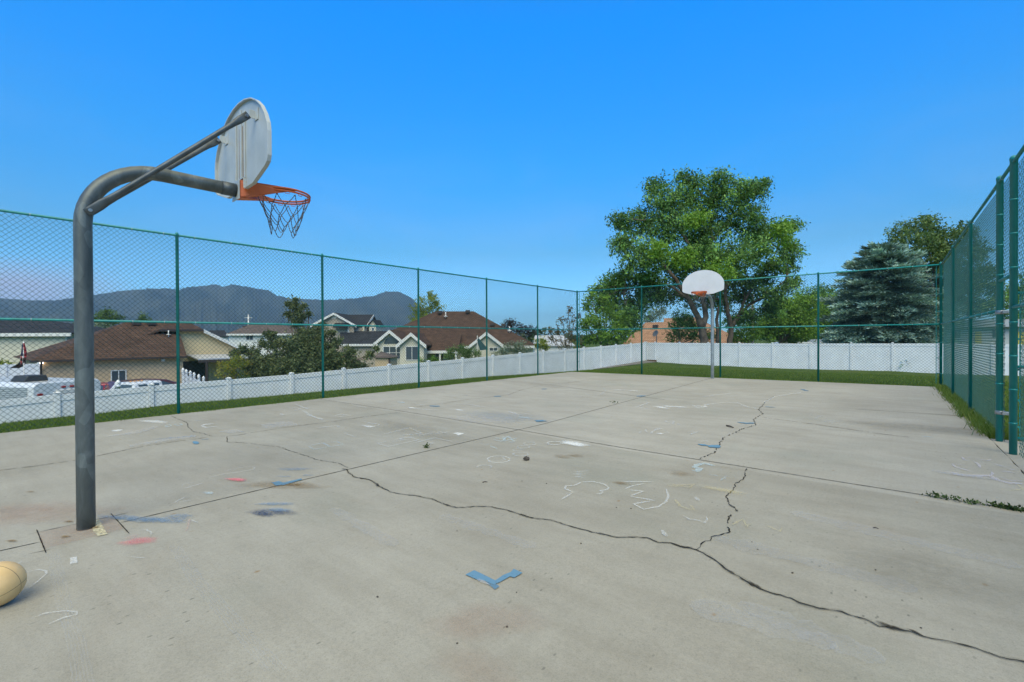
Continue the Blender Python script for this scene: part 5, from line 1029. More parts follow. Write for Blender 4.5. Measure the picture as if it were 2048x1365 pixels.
def tree(label, base_px, t, blobs, mat, group=None, name='tree', leaf=.2, density=1.7, clump=.34, per=26, trunks=None, cat='tree', depth=1.0, trunk_r=.16, shell=.5, zbase=None, droop=.35, tone_amp=.25, shoots=0, part_names=('trunk', 'crown')):
    B = on_t(base_px, t); zb = float(ground_z(B.x, B.y))-.05 if zbase is None else zbase
    o = thing(name, (B.x, B.y, zb), label, cat, group); org = Vector((B.x, B.y, zb)); s_ = t/FPX; W = []
    for bl in blobs:
        x, y, r_ = bl[:3]; dt = bl[3] if len(bl) > 3 else random.uniform(-.8, .8)*r_*s_*depth; W.append((on_t((x, y), t+dt), r_*s_))
    mb = MB()
    if trunks is None:
        top = sorted(W, key=lambda w: w[0].z)[len(W)*2//3][0]; ctr = sum((w[0] for w in W), Vector())/len(W)
        j = Vector((B.x*.8+ctr.x*.2, B.y*.8+ctr.y*.2, zb+(ctr.z-zb)*.45)); limb(mb, [Vector((0, 0, -.1)), j-org], trunk_r, trunk_r*.75)
        for c, r_ in W: limb(mb, [j-org, j.lerp(c, .55)-org+Vector((0, 0, .1)), c-org], trunk_r*.5, .02, 6)
    else:
        ends = []
        for pts, r0, r1 in trunks:
            q = [on_t((x, y), t+(dd[0] if dd else 0)) for x, y, *dd in pts]; 
            if abs(pts[0][1]-base_px[1]) < 6: q = [Vector((q[0].x, q[0].y, zb-.1))]+q
            limb(mb, [p-org for p in q], r0, r1, 10, .05); ends += q[1:]
        for c, r_ in W:
            e = min(ends, key=lambda p: (p-c).length+(.0 if p.z < c.z else 1.5)); m_ = e.lerp(c, .5)+Vector((0, 0, .25)); limb(mb, [e-org, m_-org, c-org], .075, .02, 6, .1)
            for _ in range(3):
                d_ = Vector(rand_unit(1)[0])*r_*.85; limb(mb, [c-org, c+d_*.5-org, c+d_-org], .022, .008, 4, .06)
    mb.build(part_names[0], m_bark, o)
    P_, T_ = crown_points([(c, r_) for c, r_ in W], per, density, clump, shell, tone_amp=tone_amp)
    if shoots:
        S_, U_ = [], []
        for c, r_ in W:
            for _ in range(shoots):
                u = rand_unit(1)[0]; u[2] = abs(u[2])*.9+.25; u /= np.linalg.norm(u); k = 26; f = np.linspace(.5, 1.45, k)[:, None]; S_.append(np.array(c)+u*r_*f+rng.normal(size=(k, 3))*clump*.16); U_.append(np.full(k, rng.uniform(.3, .9)))
        P_ = np.concatenate([P_]+S_); T_ = np.concatenate([T_]+U_)
    leaves(part_names[1], o, P_, leaf, T_, mat, droop); return o

# the big elm behind the back fence
elm_blobs = [(1400, 392, 52), (1335, 402, 48), (1462, 388, 52), (1512, 382, 26), (1525, 370, 14), (1275, 448, 42), (1340, 455, 52), (1415, 452, 58), (1490, 440, 46), (1245, 490, 30), (1240, 440, 20), (1290, 515, 48), (1360, 530, 50), (1440, 520, 55), (1505, 505, 42), (1310, 370, 22), (1370, 355, 20), (1440, 352, 18),
             (1560, 462, 28), (1588, 452, 13), (1580, 500, 26), (1548, 530, 30), (1585, 530, 16), (1545, 590, 26), (1578, 572, 18), (1592, 560, 10), (1250, 556, 38), (1215, 588, 24), (1195, 580, 12), (1300, 586, 34), (1258, 645, 24), (1250, 630, 26), (1225, 612, 22), (1490, 588, 34, 3), (1440, 596, 38, 3), (1500, 630, 24), (1385, 590, 36, 3), (1540, 620, 22), (1270, 610, 36), (1225, 570, 30), (1300, 560, 34), (1205, 605, 20), (1400, 500, 45), (1330, 590, 30, 2), (1470, 560, 40, 3), (1525, 560, 26), (1470, 640, 20, 3.5), (1515, 470, 30)]
elm_tr = [([(1409, 688), (1404, 655), (1392, 628), (1376, 598), (1352, 560), (1320, 520)], .36, .10), ([(1404, 655), (1412, 634), (1405, 600), (1412, 540), (1425, 480), (1418, 410)], .25, .07), ([(1376, 598), (1340, 570), (1300, 568), (1250, 580)], .13, .04), ([(1412, 540), (1380, 490), (1350, 450)], .12, .04), ([(1425, 480), (1465, 430), (1490, 400)], .11, .03),
          ([(1460, 688, 1.2), (1462, 655, 1.2), (1455, 620, 1.2), (1450, 580, 1.5), (1460, 520, 1.5)], .26, .09), ([(1462, 655, 1.2), (1478, 630, 1.2), (1500, 610, 1), (1535, 590, .6), (1572, 560, .4)], .16, .05), ([(1478, 630, 1.2), (1490, 600, 1), (1515, 560, .6), (1555, 500, .4)], .13, .04), ([(1436, 688, .6), (1434, 640, .6), (1442, 600, .8)], .2, .08)]
big_elm = tree('huge spreading elm with several trunks, towering over the back fence behind the far hoop', (1425, 688), 35.5, elm_blobs, L_elm, name='elm_tree', leaf=.22, density=3.0, clump=.42, per=27, trunks=elm_tr, depth=1.6, shell=.35, tone_amp=.30, droop=.55)
P_, T_ = crown_points([(on_t((x, y), 34.0-3.2), r_*.036) for x, y, r_ in ((1400, 437, 18), (1385, 440, 14), (1372, 515, 24), (1352, 520, 15), (1440, 540, 30), (1560, 455, 20), (1575, 480, 18), (1320, 500, 22))], 26, 1.5, .34, .3)
leaves('fresh_shoots', big_elm, P_, .22, T_*.4+.45, L_bright, .5)

def spruce(label, base_px, t, top_y, half_w, n_tier=24, seed=4):
    r_ = np.random.default_rng(seed); B = on_t(base_px, t); zb = float(ground_z(B.x, B.y))-.1; o = thing('blue_spruce', (B.x, B.y, zb), label, 'tree'); s_ = t/FPX
    zt = on_t((base_px[0], top_y), t).z; H = zt-zb; Rm = half_w*s_; mb = MB(); limb(mb, [(0, 0, 0), (0.05, 0, H*.5), (0, 0, H*.97)], .24, .03, 8, .03); PP, DD, TT = [], [], []
    NB = 300
    for k in range(1):
        for j in range(NB):
            f = ((j+r_.uniform(0, 1))/NB)**1.12; z = H*(.19+.80*f); rad = Rm*(1-f**1.9)**.8*.98+.30
            a = 2.39996*j+r_.uniform(-.25, .25); L = rad*r_.choice([1.0, 1.0, .85, 1.12, .7])*r_.uniform(.85, 1.08); lift_ = (-.16 if f < .35 else -.16+.75*(f-.35))+r_.uniform(-.08, .08)
            if j >= NB-7: f = .05; z = H*.30+r_.uniform(-.1, .1); L = 4.15+r_.uniform(-.25, .25); a = math.atan2(-fv.y, -fv.x)+(-.42, -.3, -.05, .02, .1, .38, .5)[j-NB+7]; lift_ = -.17
            d = np.array([math.cos(a), math.sin(a), lift_]); m = int(L*16)+8; sk = np.linspace(.18, 1, m)
            br_ = np.stack([d[0]*sk*L, d[1]*sk*L, z+(lift_*sk-.16*sk**1.6+.13*np.maximum(sk-.6, 0))*L], 1); limb(mb, [br_[0]*[.1, .1, 1], br_[m//2], br_[-1]], .03, .006, 4, .01)
            perp = np.array([-math.sin(a), math.cos(a), 0]); bt = np.clip(r_.normal(.46, .17), 0, 1)
            for q, s2 in zip(br_, sk):
                wd_ = L*.26*(1.25-s2)+.05; kk = 8
                off = r_.uniform(-1, 1, kk); PP.append(q+perp*(off*wd_)[:, None]+r_.normal(size=(kk, 3))*.05+np.array([0, 0, -1])*(np.abs(off)*wd_*.25)[:, None]); DD.append(d*.8+perp*(off*.9)[:, None]+np.array([0, 0, .25])); TT.append(bt+.5*(s2-.55)+r_.normal(0, .1, kk)+.15*(np.abs(off)-.5))  # tone darkens inward, interior shade painted into the needles; tips lighter
    mb.build('trunk', m_bark, o); P_ = np.concatenate(PP)+np.array([B.x, B.y, zb]); leaves('needles', o, P_, .25, np.concatenate(TT), L_spruce, .0, .26, np.concatenate(DD), 1.0); return o
spruce('silvery blue spruce behind the back fence, its lower boughs hanging over the white panels', (1768, 690), 29.3, 486, 114)

tree('olive-green tree rising behind the blue spruce at the right', (1885, 690), 40, [(1800, 462, 24), (1785, 490, 16), (1850, 455, 30), (1830, 490, 34), (1890, 480, 38), (1860, 520, 45), (1910, 520, 42), (1935, 470, 22), (1950, 500, 26), (1900, 570, 45), (1945, 560, 40), (1975, 540, 20), (1985, 575, 20), (1880, 620, 35), (1935, 615, 34), (1970, 610, 22), (1925, 455, 12), (1840, 560, 40), (1870, 490, 34), (1925, 580, 36), (1855, 440, 16)], L_dull, 'trees behind the back fence', leaf=.24, clump=.42, density=2.1, per=24, depth=1.3, trunk_r=.3, shell=.35, tone_amp=.28)
tree('leafy green tree partly hidden behind the gate posts, right of the olive-green tree', (2050, 690), 44, [(2010, 600, 24), (2040, 590, 30), (2075, 570, 40), (2030, 630, 26), (2110, 600, 40), (2070, 630, 34)], L_elm, 'trees behind the back fence', leaf=.24, clump=.4, trunk_r=.2)
tree('small bright tree tucked against the right side of the blue spruce', (1850, 690), 33, [(1845, 640, 20), (1860, 655, 18), (1840, 665, 18), (1865, 625, 12), (1868, 675, 14)], L_bright, 'trees behind the back fence', leaf=.18, clump=.3, trunk_r=.1)
tree('round pale green tree just right of the utility pole', (1560, 690), 47, [(1560, 625, 34), (1590, 610, 30), (1535, 640, 24), (1610, 635, 26), (1575, 655, 34), (1540, 665, 22), (1615, 660, 22), (1548, 605, 20), (1620, 610, 18), (1575, 630, 36, -1.5), (1545, 655, 30, -1), (1605, 655, 30, -1), (1520, 660, 24), (1580, 672, 28)], L_bright, 'trees behind the back fence', leaf=.24, clump=.44, density=2.6, trunk_r=.2, shell=.4)
tree('mid green tree between the pale round tree and the blue spruce', (1650, 690), 56, [(1640, 640, 26), (1655, 620, 24), (1670, 650, 26), (1630, 660, 18), (1665, 600, 18), (1640, 665, 20), (1655, 645, 28), (1630, 635, 22)], L_bright, 'trees behind the back fence', leaf=.28, clump=.5, density=2.4, trunk_r=.2)
tree('dusty green tree farther off, its top just above the others', (1625, 690), 75, [(1615, 590, 22), (1640, 582, 18), (1600, 600, 18), (1660, 590, 18), (1625, 620, 28), (1660, 630, 25), (1640, 600, 24), (1595, 620, 24)], L_elm, 'trees behind the back fence', leaf=.32, clump=.6, trunk_r=.25)
tree('low dark shrub tree between the elm trunks and the utility pole', (1485, 690), 42, [(1475, 660, 24), (1500, 650, 20), (1495, 675, 18), (1470, 680, 14), (1510, 670, 14)], L_bright, 'trees behind the back fence', leaf=.2, clump=.36, trunk_r=.1)
tree('small dark tree in front of the terracotta roof', (1352, 690), 37.5, [(1360, 660, 22), (1375, 645, 18), (1345, 672, 16), (1380, 672, 18), (1358, 632, 14), (1400, 668, 18), (1388, 650, 14), (1420, 672, 14), (1372, 640, 16), (1350, 648, 14)], L_elm, 'trees behind the back fence', leaf=.17, clump=.3, density=1.5, trunk_r=.09)
tree('pale green tree far beyond the terracotta roof', (1312, 690), 90, [(1310, 630, 16), (1322, 622, 10), (1298, 638, 12)], L_silver, leaf=.34, clump=.6, trunk_r=.2)
tree('fresh green young tree in the far left corner of the white fences', (1215, 700), 33, [(1212, 618, 20), (1190, 640, 24), (1232, 645, 26), (1175, 612, 12), (1182, 595, 8), (1205, 600, 10), (1218, 670, 28), (1185, 675, 22), (1248, 668, 16), (1170, 650, 14), (1235, 690, 16)], L_bright, leaf=.2, clump=.34, density=1.8, trunk_r=.1, shell=.3, shoots=3)
tree('sparse reddish-brown shrub by the corner post of the left fence', (1138, 700), 31, [(1125, 645, 10), (1138, 625, 9), (1150, 640, 12), (1118, 665, 10), (1142, 662, 14), (1105, 680, 8), (1130, 685, 14), (1155, 685, 12), (1098, 662, 6)], L_red, name='shrub', cat='shrub', leaf=.15, clump=.24, density=.7, per=16, trunk_r=.05, shell=.2, shoots=2)
tree('bright yellow-green tree behind the ridge of the big brown roof', (855, 690), 84, [(855, 608, 20), (838, 628, 18), (872, 618, 18), (850, 645, 24), (878, 638, 14), (862, 595, 10), (830, 645, 12)], L_yel, leaf=.36, clump=.6, density=1.2, trunk_r=.25, shoots=4)
tree('dark purple-leaved tree beyond the right end of the big brown roof', (1035, 690), 95, [(1015, 652, 10), (1030, 655, 13), (1048, 660, 12), (1062, 664, 10), (1020, 645, 6)], L_purple, leaf=.34, clump=.6, trunk_r=.25, shoots=3)
tree('lime green bush beside the right end of the brown-roofed house', (1085, 700), 45, [(1080, 690, 9), (1086, 682, 7), (1075, 680, 5), (1090, 695, 7)], L_yel, name='bush', cat='bush', leaf=.2, clump=.3, trunk_r=.05)
tree('rounded green tree peeping over the left brown roof beside the pole', (215, 690), 72, [(213, 634, 16), (200, 640, 12), (232, 638, 11), (222, 626, 8), (215, 648, 14)], L_dull, leaf=.32, clump=.55, trunk_r=.2)
tree('silvery olive tree left of the brown hip roof', (175, 690), 62, [(160, 652, 12), (178, 650, 11), (200, 655, 13), (145, 660, 8), (190, 665, 10)], L_silver, leaf=.28, clump=.5, trunk_r=.15)
tree('tiny far tree over the middle of the left brown roof', (288, 690), 110, [(288, 634, 8), (283, 640, 7), (294, 642, 7)], L_dull, leaf=.4, clump=.7, trunk_r=.2)
tree('low lime bush in front of the cream-sided house at the left edge', (10, 735), 40, [(8, 728, 9), (18, 732, 7), (-5, 730, 9)], L_yel, name='bush', cat='bush', leaf=.2, clump=.3, trunk_r=.05)
tree('golden-green rounded hedge bush at the left foot of the dark juniper', (462, 765), 20.5, [(462, 735, 20), (447, 748, 13), (480, 728, 18), (452, 728, 12), (478, 750, 16), (470, 715, 10)], L_gold, name='bush', cat='bush', leaf=.08, clump=.14, density=1.1, trunk_r=.05)
tree('big dark spiky juniper behind the white fence, hiding the taupe house', (610, 770), 21.5, [(600, 705, 36), (560, 722, 32), (525, 728, 26), (650, 712, 36), (690, 728, 28), (722, 738, 18), (600, 740, 38), (660, 745, 34), (550, 748, 28), (612, 672, 20), (594, 645, 10), (640, 672, 16), (700, 706, 10), (738, 712, 8), (545, 690, 16), (505, 708, 14), (575, 688, 18), (668, 690, 14), (520, 752, 22), (500, 735, 16),
      (593, 628, 7), (592, 612, 4), (591, 602, 2.5), (577, 610, 3), (584, 615, 3), (608, 614, 3), (601, 619, 3), (604, 636, 7), (582, 634, 5), (617, 629, 3), (575, 630, 3), (535, 672, 7), (525, 690, 8), (752, 700, 4), (640, 655, 8), (665, 668, 6), (545, 672, 6), (600, 690, 26, -.6), (620, 722, 34, -.8), (580, 735, 30, -.8), (640, 730, 28, -.7), (610, 750, 30, -.8), (630, 695, 22, -.5), (470, 712, 8), (485, 700, 8)], L_jun, name='juniper', leaf=.11, clump=.17, density=2.7, per=24, trunk_r=.05, shell=.35, droop=-.25, tone_amp=.24, shoots=5)
tree('green bush in front of the porch of the big cream house', (915, 722), 34, [(905, 703, 13), (925, 700, 15), (942, 706, 12), (895, 712, 9), (930, 712, 12), (955, 710, 8)], L_dull, 'bushes before the brown-roofed house', name='bush', cat='bush', leaf=.13, clump=.22, trunk_r=.05)
tree('silvery green bush under the right gable of the brown-roofed house', (1035, 712), 36, [(1022, 695, 13), (1040, 690, 11), (1010, 703, 11), (1052, 700, 9), (990, 708, 8), (1035, 703, 13)], L_silver, 'bushes before the brown-roofed house', name='bush', cat='bush', leaf=.14, clump=.24, trunk_r=.05)
tree('small sapling between the cream gables and the porch', (867, 725), 33, [(865, 718, 7), (872, 722, 6), (845, 722, 6)], L_bright, 'bushes before the brown-roofed house', name='bush', cat='bush', leaf=.12, clump=.2, trunk_r=.03)
# distant woods along the horizon
Pw, Tw = [], []
for k in range(240):
    x = rng.uniform(380, 1290); t = rng.uniform(170, 420); q = on_t((x, 676), t); h = rng.uniform(3.5, 8.5)*(1 if x > 1000 else .75); zb = -6.0; n = 46
    con = rng.uniform() < .5; f = rng.uniform(0, 1, n); rad = (h*.24*(1-f) if con else h*.38*np.sqrt(np.clip(1-(2*f-1)**2, 0, 1)))+.3; a = rng.uniform(0, 6.283, n)
    Pw.append(np.stack([q.x+rad*np.cos(a), q.y+rad*np.sin(a), zb+1+f*(h+1)], 1)); Tw.append(np.full(n, rng.uniform(.1, .9)))
dw = leaves('distant_trees', None, np.concatenate(Pw), 2.0, np.concatenate(Tw), L_far, .1, .8); tag(dw, kind='stuff')

# ---- grass and weeds
def blades(name, X_, Y_, Z_, h, w, mat, lean=.35, kind='stuff'):
    n = len(X_); a = rng.uniform(0, 6.283, n); hh = h*rng.uniform(.5, 1.3, n); ww = w*rng.uniform(.7, 1.3, n); l = lean*hh; b_ = rng.uniform(0, 6.283, n)
    dx, dy = np.cos(a)*ww/2, np.sin(a)*ww/2; lx, ly = np.cos(b_)*l, np.sin(b_)*l
    V_ = np.stack([np.stack([X_-dx, Y_-dy, Z_], 1), np.stack([X_+dx, Y_+dy, Z_], 1), np.stack([X_+lx, Y_+ly, Z_+hh], 1)], 1).reshape(-1, 3)
    o = np_mesh(name, V_, np.arange(3*n).reshape(-1, 3), mat, attr=np.repeat(np.clip(rng.normal(.45, .22, n), 0, 1), 3)); 
    if kind: tag(o, kind=kind)
    return o
L_grass = leaf_mat('grass_blades', (.048, .088, .010), (.105, .175, .022), (.22, .24, .05), .25)
n = 52000; Y_ = -1.5+27*rng.uniform(0, 1, n)**1.4; XV = VA+VB_*Y_; X_ = CX0-.0-(CX0-XV-.05)*rng.uniform(0, 1, n)**1.25; Z_ = ground_z(X_-.005, Y_)-.005
ok = X_ < CX0-.005; blades('grass', X_[ok], Y_[ok], Z_[ok], .055, .012, L_grass)
n = 2600; Y_ = -1.5+20*rng.uniform(0, 1, n)**1.3; X_ = CX0+.10*rng.uniform(0, 1, n)**2*(1+np.sin(Y_*4)+np.sin(Y_*9.3))*.5+.002; blades('edge_grass', X_, Y_, gz(X_, Y_), .035, .010, L_grass, .9)
n = 42000; X_ = rng.uniform(-11.5, 3, n); Y_ = CY1+.02+9*rng.uniform(0, 1, n)**1.6; blades('grass', X_, Y_, ground_z(X_, Y_)-.005, .06, .02, L_grass)
n = 30000; X_ = CX1+.01+5*rng.uniform(0, 1, n)**1.5; Y_ = rng.uniform(6, 24, n); ok = ~((X_ < 3.42) & (Y_ < 9.2)); X_, Y_ = X_[ok], Y_[ok]; blades('grass', X_, Y_, ground_z(X_, Y_)-.005, .085, .014, L_grass)
n = 9000; Y_ = 9.25+8.3*rng.uniform(0, 1, n); clumpy = (np.sin(Y_*5.1)+np.sin(Y_*11.7+1)+np.sin(Y_*2.3))*.33; X_ = CX1+.10+rng.normal(0, .085, n)-.05*clumpy; keep = X_ < FXR+.2; X_, Y_ = X_[keep], Y_[keep]; zz = np.maximum(ground_z(X_, Y_), np.where(X_ < CX1, gz(X_, Y_), -9)); blades('weeds', X_, Y_, zz, .15, .009, L_grass, .6)
L_weed = leaf_mat('weed_leaves', (.02, .04, .01), (.045, .08, .02), (.08, .12, .03), .15)
def weed(p, r_, n, label, h=.035, group='weeds growing in the slab joints'):
    X_ = p.x+rng.normal(0, r_, n); Y_ = p.y+rng.normal(0, .012, n); P_ = np.stack([X_, Y_, gz(X_, Y_)+rng.uniform(.004, h, n)], 1)
    o = bpy.data.objects.new('tmp', None); o.location = (0, 0, 0); w = leaves('joint_weed', None, P_, .028, rng.uniform(0, 1, n), L_weed, .1, .6); tag(w, label, 'weed', group); bpy.data.objects.remove(o); return w
weed(ZF((1290, 1083))[0], .055, 70, 'thin green weed in the cross joint, leftmost of the row at the right edge'); weed(ZF((1565, 1130))[0], .035, 40, 'small weed in the cross joint between two larger weed tufts'); weed(ZF((1800, 1160))[0], .035, 80, 'leafy weed tuft in the cross joint, just left of the largest tuft', .03); weed(ZF((1965, 1190))[0], .05, 130, 'largest green weed tuft in the cross joint, right at the picture edge', .03)
weed(on_g((853, 896)), .02, 40, 'dark little weed in the long centre joint', .05); weed(on_g((1228, 807)), .04, 30, 'small weed in the far part of the centre joint', .05)

# ---- debris on the slab
m_peb = plain('dark_pebble', (.07, .06, .05), .9, .3, 40); m_leafd = plain('dry_leaf', (.17, .10, .04), .8, .4, 30); m_twig = plain('dark_twig', (.05, .035, .025), .9, .3, 30)
def pebble(p, r_, label, group=None, mat=None, name='pebble', cat='pebble', fl=.6):
    bm = bmesh.new(); bmesh.ops.create_icosphere(bm, subdivisions=2, radius=r_)
    for v in bm.verts: v.co *= random.uniform(.75, 1.2); v.co.z *= fl
    me = bpy.data.meshes.new(name); bm.to_mesh(me); bm.free(); me.materials.append(mat or m_peb); o = bpy.data.objects.new(name, me); COL.objects.link(o); o.location = (p.x, p.y, p.z+r_*fl*.7+.001); o.rotation_euler = (0, 0, random.uniform(0, 6)); return tag(o, label, cat, group)
pebble(on_g((1053, 921)), .035, 'lump of dark broken stone lying in the middle of the court', None, None, 'stone', 'stone', .8)
for q in ((1044, 963), (1093, 968), (914, 1063), (1033, 1186), (914, 1288), (1504, 1085), (1751, 1141), (1842, 1257), (1262, 1018), (1233, 1016), (1515, 1100), (1585, 1147), (1014, 1255), (1162, 1088), (1716, 848), (755, 1195)):
    pebble(on_g(q), random.uniform(.004, .007), 'tiny dark pebble lying loose on the open concrete court', 'pebbles scattered on the concrete court')
def twig(px_a, px_b, r_, label, mat=m_twig):
    a, b_ = on_g(px_a), on_g(px_b); mb = MB(); m_ = a.lerp(b_, .5)+Vector((0, 0, .006)); mb.tube([a+Vector((0, 0, r_)), m_+Vector((0, 0, r_)), b_+Vector((0, 0, r_))], [r_, r_*.9, r_*.6], 6); o = mb.build('twig', mat); return tag(o, label, 'twig', 'twigs on the court')
twig((1453, 853), (1467, 857), .012, 'short thick twig lying beyond the cross joint, left of the right-hand crack'); twig((1746, 1057), (1757, 1059), .004, 'thin forked twig lying on the right foreground concrete'); twig((965, 966), (975, 965), .004, 'thin bent twig lying left of the chalk face')

# ================================================================== vehicles and small things in the yards
def paint(name, col): 
    m = plain(name, col, .28, .04, 1.5); m.node_tree.nodes['Principled BSDF'].inputs['Coat Weight'].default_value = .4; return m
m_red, m_wpaint, m_maroon, m_silver = paint('red_paint', (.28, .012, .02)), paint('white_paint', (.66, .68, .70)), paint('maroon_paint', (.085, .022, .022)), paint('silver_skin', (.40, .45, .48))
m_tyre = plain('tyre_rubber', (.02, .02, .02), .85, .2, 10); m_amber = plain('amber_lens', (.60, .25, .03), .3, .1, 10); m_redlens = plain('red_lens', (.35, .02, .02), .3, .1, 10)
def vehicle(name, cat, label, loc, rz, mat, L, Wd, H, prof, glass, group='vehicles parked beyond the white fence'):
    """prof: side outline (x along, z); glass: list of side-window outlines"""
    v = thing(name, loc, label, cat, group, rz); mb = MB(); n = len(prof); inset = lambda z: Wd/2*(1 if z < H*.55 else 1-.14*(z-H*.55)/(H*.45))
    i = len(mb.v)
    for sy in (-1, 1):
        for x, z in prof: mb.v.append((x, sy*inset(z), z))
    mb.f.append(tuple(range(n))[::-1]); mb.f.append(tuple(range(n, 2*n))); mb.m += [0, 0]; mb.sm += [False]*2
    for k in range(n): j = (k+1) % n; mb.f.append((k, j, n+j, n+k)); mb.m.append(0); mb.sm.append(False)
    body = part(mb, 'body', mat, v, .05)
    for g in glass:
        mb = MB()
        for sy in (-1, 1):
            pts = [Vector((x, sy*(inset(z)+.004), z)) for x, z in g]; mb.prism(pts, (0, sy*.012, 0))
        part(mb, 'side_window', m_glass, v)
    for x in (-L*.31, L*.31):
        for sy in (-1, 1):
            mb = MB(); mb.tube([(x, sy*(Wd/2-.20), .33), (x, sy*(Wd/2+.012), .33)], .33, 20); w = part(mb, 'wheel', m_tyre, v); mb = MB(); mb.tube([(x, sy*(Wd/2+.013), .33), (x, sy*(Wd/2+.03), .33)], .2, 16); part(mb, 'rim', m_silver, w)
    return v
def pane(parent, pts, off=(0.012, 0, 0), mat=None, name='windscreen'): mb = MB(); mb.prism([Vector(p) for p in pts], off); return part(mb, name, mat or m_glass, parent)
q = on_t((215, 766), 29.5); gl = float(ground_z(q.x, q.y)); Hc = q.z-gl
car = vehicle('car', 'car', 'red car whose roof just shows over the white fence beside the hoop pole', (q.x, q.y, gl), R(78), m_red, 4.3, 1.7, Hc, [(-2.1, .3), (2.1, .3), (2.15, .7), (1.2, .85), (.35, Hc-.02), (-.2, Hc), (-1.1, Hc-.06), (-1.9, .9), (-2.1, .8)], [[(.2, Hc-.10), (.85, .92), (-.1, .92), (-.1, Hc-.10)], [(-.2, Hc-.10), (-.2, .92), (-1.4, .92), (-1.0, Hc-.14)]])
q = on_t((280, 763), 26); gl = float(ground_z(q.x, q.y)); Hc = q.z-gl
tk = vehicle('pickup_truck', 'truck', 'white pickup truck with amber roof lights, behind the fence under the tan house window', (q.x, q.y, gl), R(205), m_wpaint, 5.2, 1.75, Hc, [(-2.6, .45), (2.6, .45), (2.6, 1.0), (1.3, 1.1), (.75, Hc-.03), (.5, Hc), (-.45, Hc), (-.6, Hc-.04), (-.72, 1.1), (-2.6, 1.1)], [[(.55, Hc-.12), (.95, 1.15), (-.45, 1.15), (-.45, Hc-.12)]])
pane(tk, [(-.70, -.62, 1.16), (-.70, .62, 1.16), (-.615, .56, Hc-.13), (-.615, -.56, Hc-.13)], (-.02, 0, 0), None, 'rear_window')
for y in (-.3, -.1, .1, .3): mb = MB(); mb.box((.2, y-.04, Hc-.012), (.3, y+.04, Hc+.04)); part(mb, 'roof_light', m_amber, tk, .01)
q = on_t((300, 758), 30.5); gl = float(ground_z(q.x, q.y)); Hc = q.z-gl
vn_ = vehicle('minivan', 'van', 'maroon minivan parked behind the white pickup truck', (q.x, q.y, gl), R(100), m_maroon, 4.7, 1.8, Hc, [(-2.3, .3), (2.3, .3), (2.35, .8), (1.6, 1.0), (.6, Hc-.05), (-.2, Hc), (-1.9, Hc-.04), (-2.25, 1.0)], [[(.4, Hc-.15), (1.1, 1.05), (-.3, 1.05), (-.3, Hc-.12)], [(-.4, Hc-.12), (-.4, 1.05), (-2.0, 1.05), (-1.8, Hc-.15)]])
pane(vn_, [(1.62, -.72, 1.02), (1.62, .72, 1.02), (.68, .66, Hc-.10), (.68, -.66, Hc-.10)], (.02, 0, .02))
# gravel drive the vehicles stand on
dx_, dy_ = np.meshgrid(np.arange(-44.3, -20.4, 1.0), np.arange(-6, 14.1, 1.0), indexing='xy'); nx_ = dx_.shape[1]; ny_ = dx_.shape[0]; idx = (np.arange(ny_-1)[:, None]*nx_+np.arange(nx_-1)[None, :]).ravel()
drv = np_mesh('driveway', np.stack([dx_.ravel(), dy_.ravel(), ground_z(dx_.ravel(), dy_.ravel())+.06], 1), np.stack([idx, idx+1, idx+1+nx_, idx+nx_], 1), m_gravel); tag(drv, kind='structure')
# travel trailer
def lvl(p, z): d = ray(p); s_ = (z-CH)/d.z; return Vector((d.x*s_, d.y*s_, z))
C0 = lvl((65, 767.5), -.02); e2 = Vector((-.92, -.39, 0)).normalized(); e1 = Vector((-e2.y, e2.x, 0)); 
if e1.y < 0: e1 = -e1
gl = float(ground_z(C0.x-2, C0.y)); tr = thing('travel_trailer', (C0.x, C0.y, gl), 'silver and white travel trailer parked against the white fence at the left edge', 'trailer', 'vehicles parked beyond the white fence', math.atan2(e1.y, e1.x))
# local axes: x along the rear end (width), y = along the side towards the front
HT = C0.z-gl; WT, LT_ = 2.0, 5.2
m_ribbed, nt, b = new_mat('ribbed_aluminium'); co = objco(nt); wv = N(nt, 'ShaderNodeTexWave', Scale=5.0); wv.bands_direction = 'Z'; nt.links.new(mapping(nt, co, (1, 1, 1), (0, R(2), 0)), wv.inputs['Vector']); wv.inputs['Distortion'].default_value = .6
nt.links.new(ramp(nt, wv.outputs[0], [(0, (.20, .24, .27)), (.5, (.42, .46, .48)), (1, (.55, .58, .60))]).outputs[0], b.inputs['Base Color']); b.inputs['Roughness'].default_value = .4; b.inputs['Metallic'].default_value = .3
mb = MB(); mb.prism([(0, 0, .45), (WT, 0, .45), (WT, 0, HT-.12), (WT-.12, 0, HT), (.12, 0, HT), (0, 0, HT-.12)], (0, LT_, 0)); body = part(mb, 'body', m_wpaint, tr, .04)
mb = MB(); mb.box((-.016, .25, .5), (-.001, LT_-.1, HT-.16)); part(mb, 'side_skin', m_ribbed, tr)
for y in (.7, 2.4): mb = MB(); mb.box((-.045, y, HT-.95), (-.017, y+.75, HT-.6)); part(mb, 'side_window', m_dark, tr, .01)
mb = MB(); mb.box((.62, -.05, HT-.80), (1.55, -.002, HT-.28)); wf = part(mb, 'rear_window', m_trim, tr, .02); mb = MB(); mb.box((.72, -.062, HT-.72), (1.45, -.0505, HT-.42)); part(mb, 'pane', m_dark, wf)
for x in (.78, 1.02, 1.24): mb = MB(); mb.box((x, -.03, HT-.22), (x+.12, -.001, HT-.16)); part(mb, 'marker_light', m_redlens, tr, .008)
mb = MB(); mb.box((.12, -.03, HT-.42), (.26, -.001, HT-.35)); part(mb, 'marker_light', m_redlens, tr, .008)
mb = MB(); mb.prism([(.25, .9, HT+.001), (.95, .9, HT+.001), (.88, .9, HT+.2), (.38, .9, HT+.2)], (0, .7, 0)); part(mb, 'roof_vent', m_dark, tr, .02)
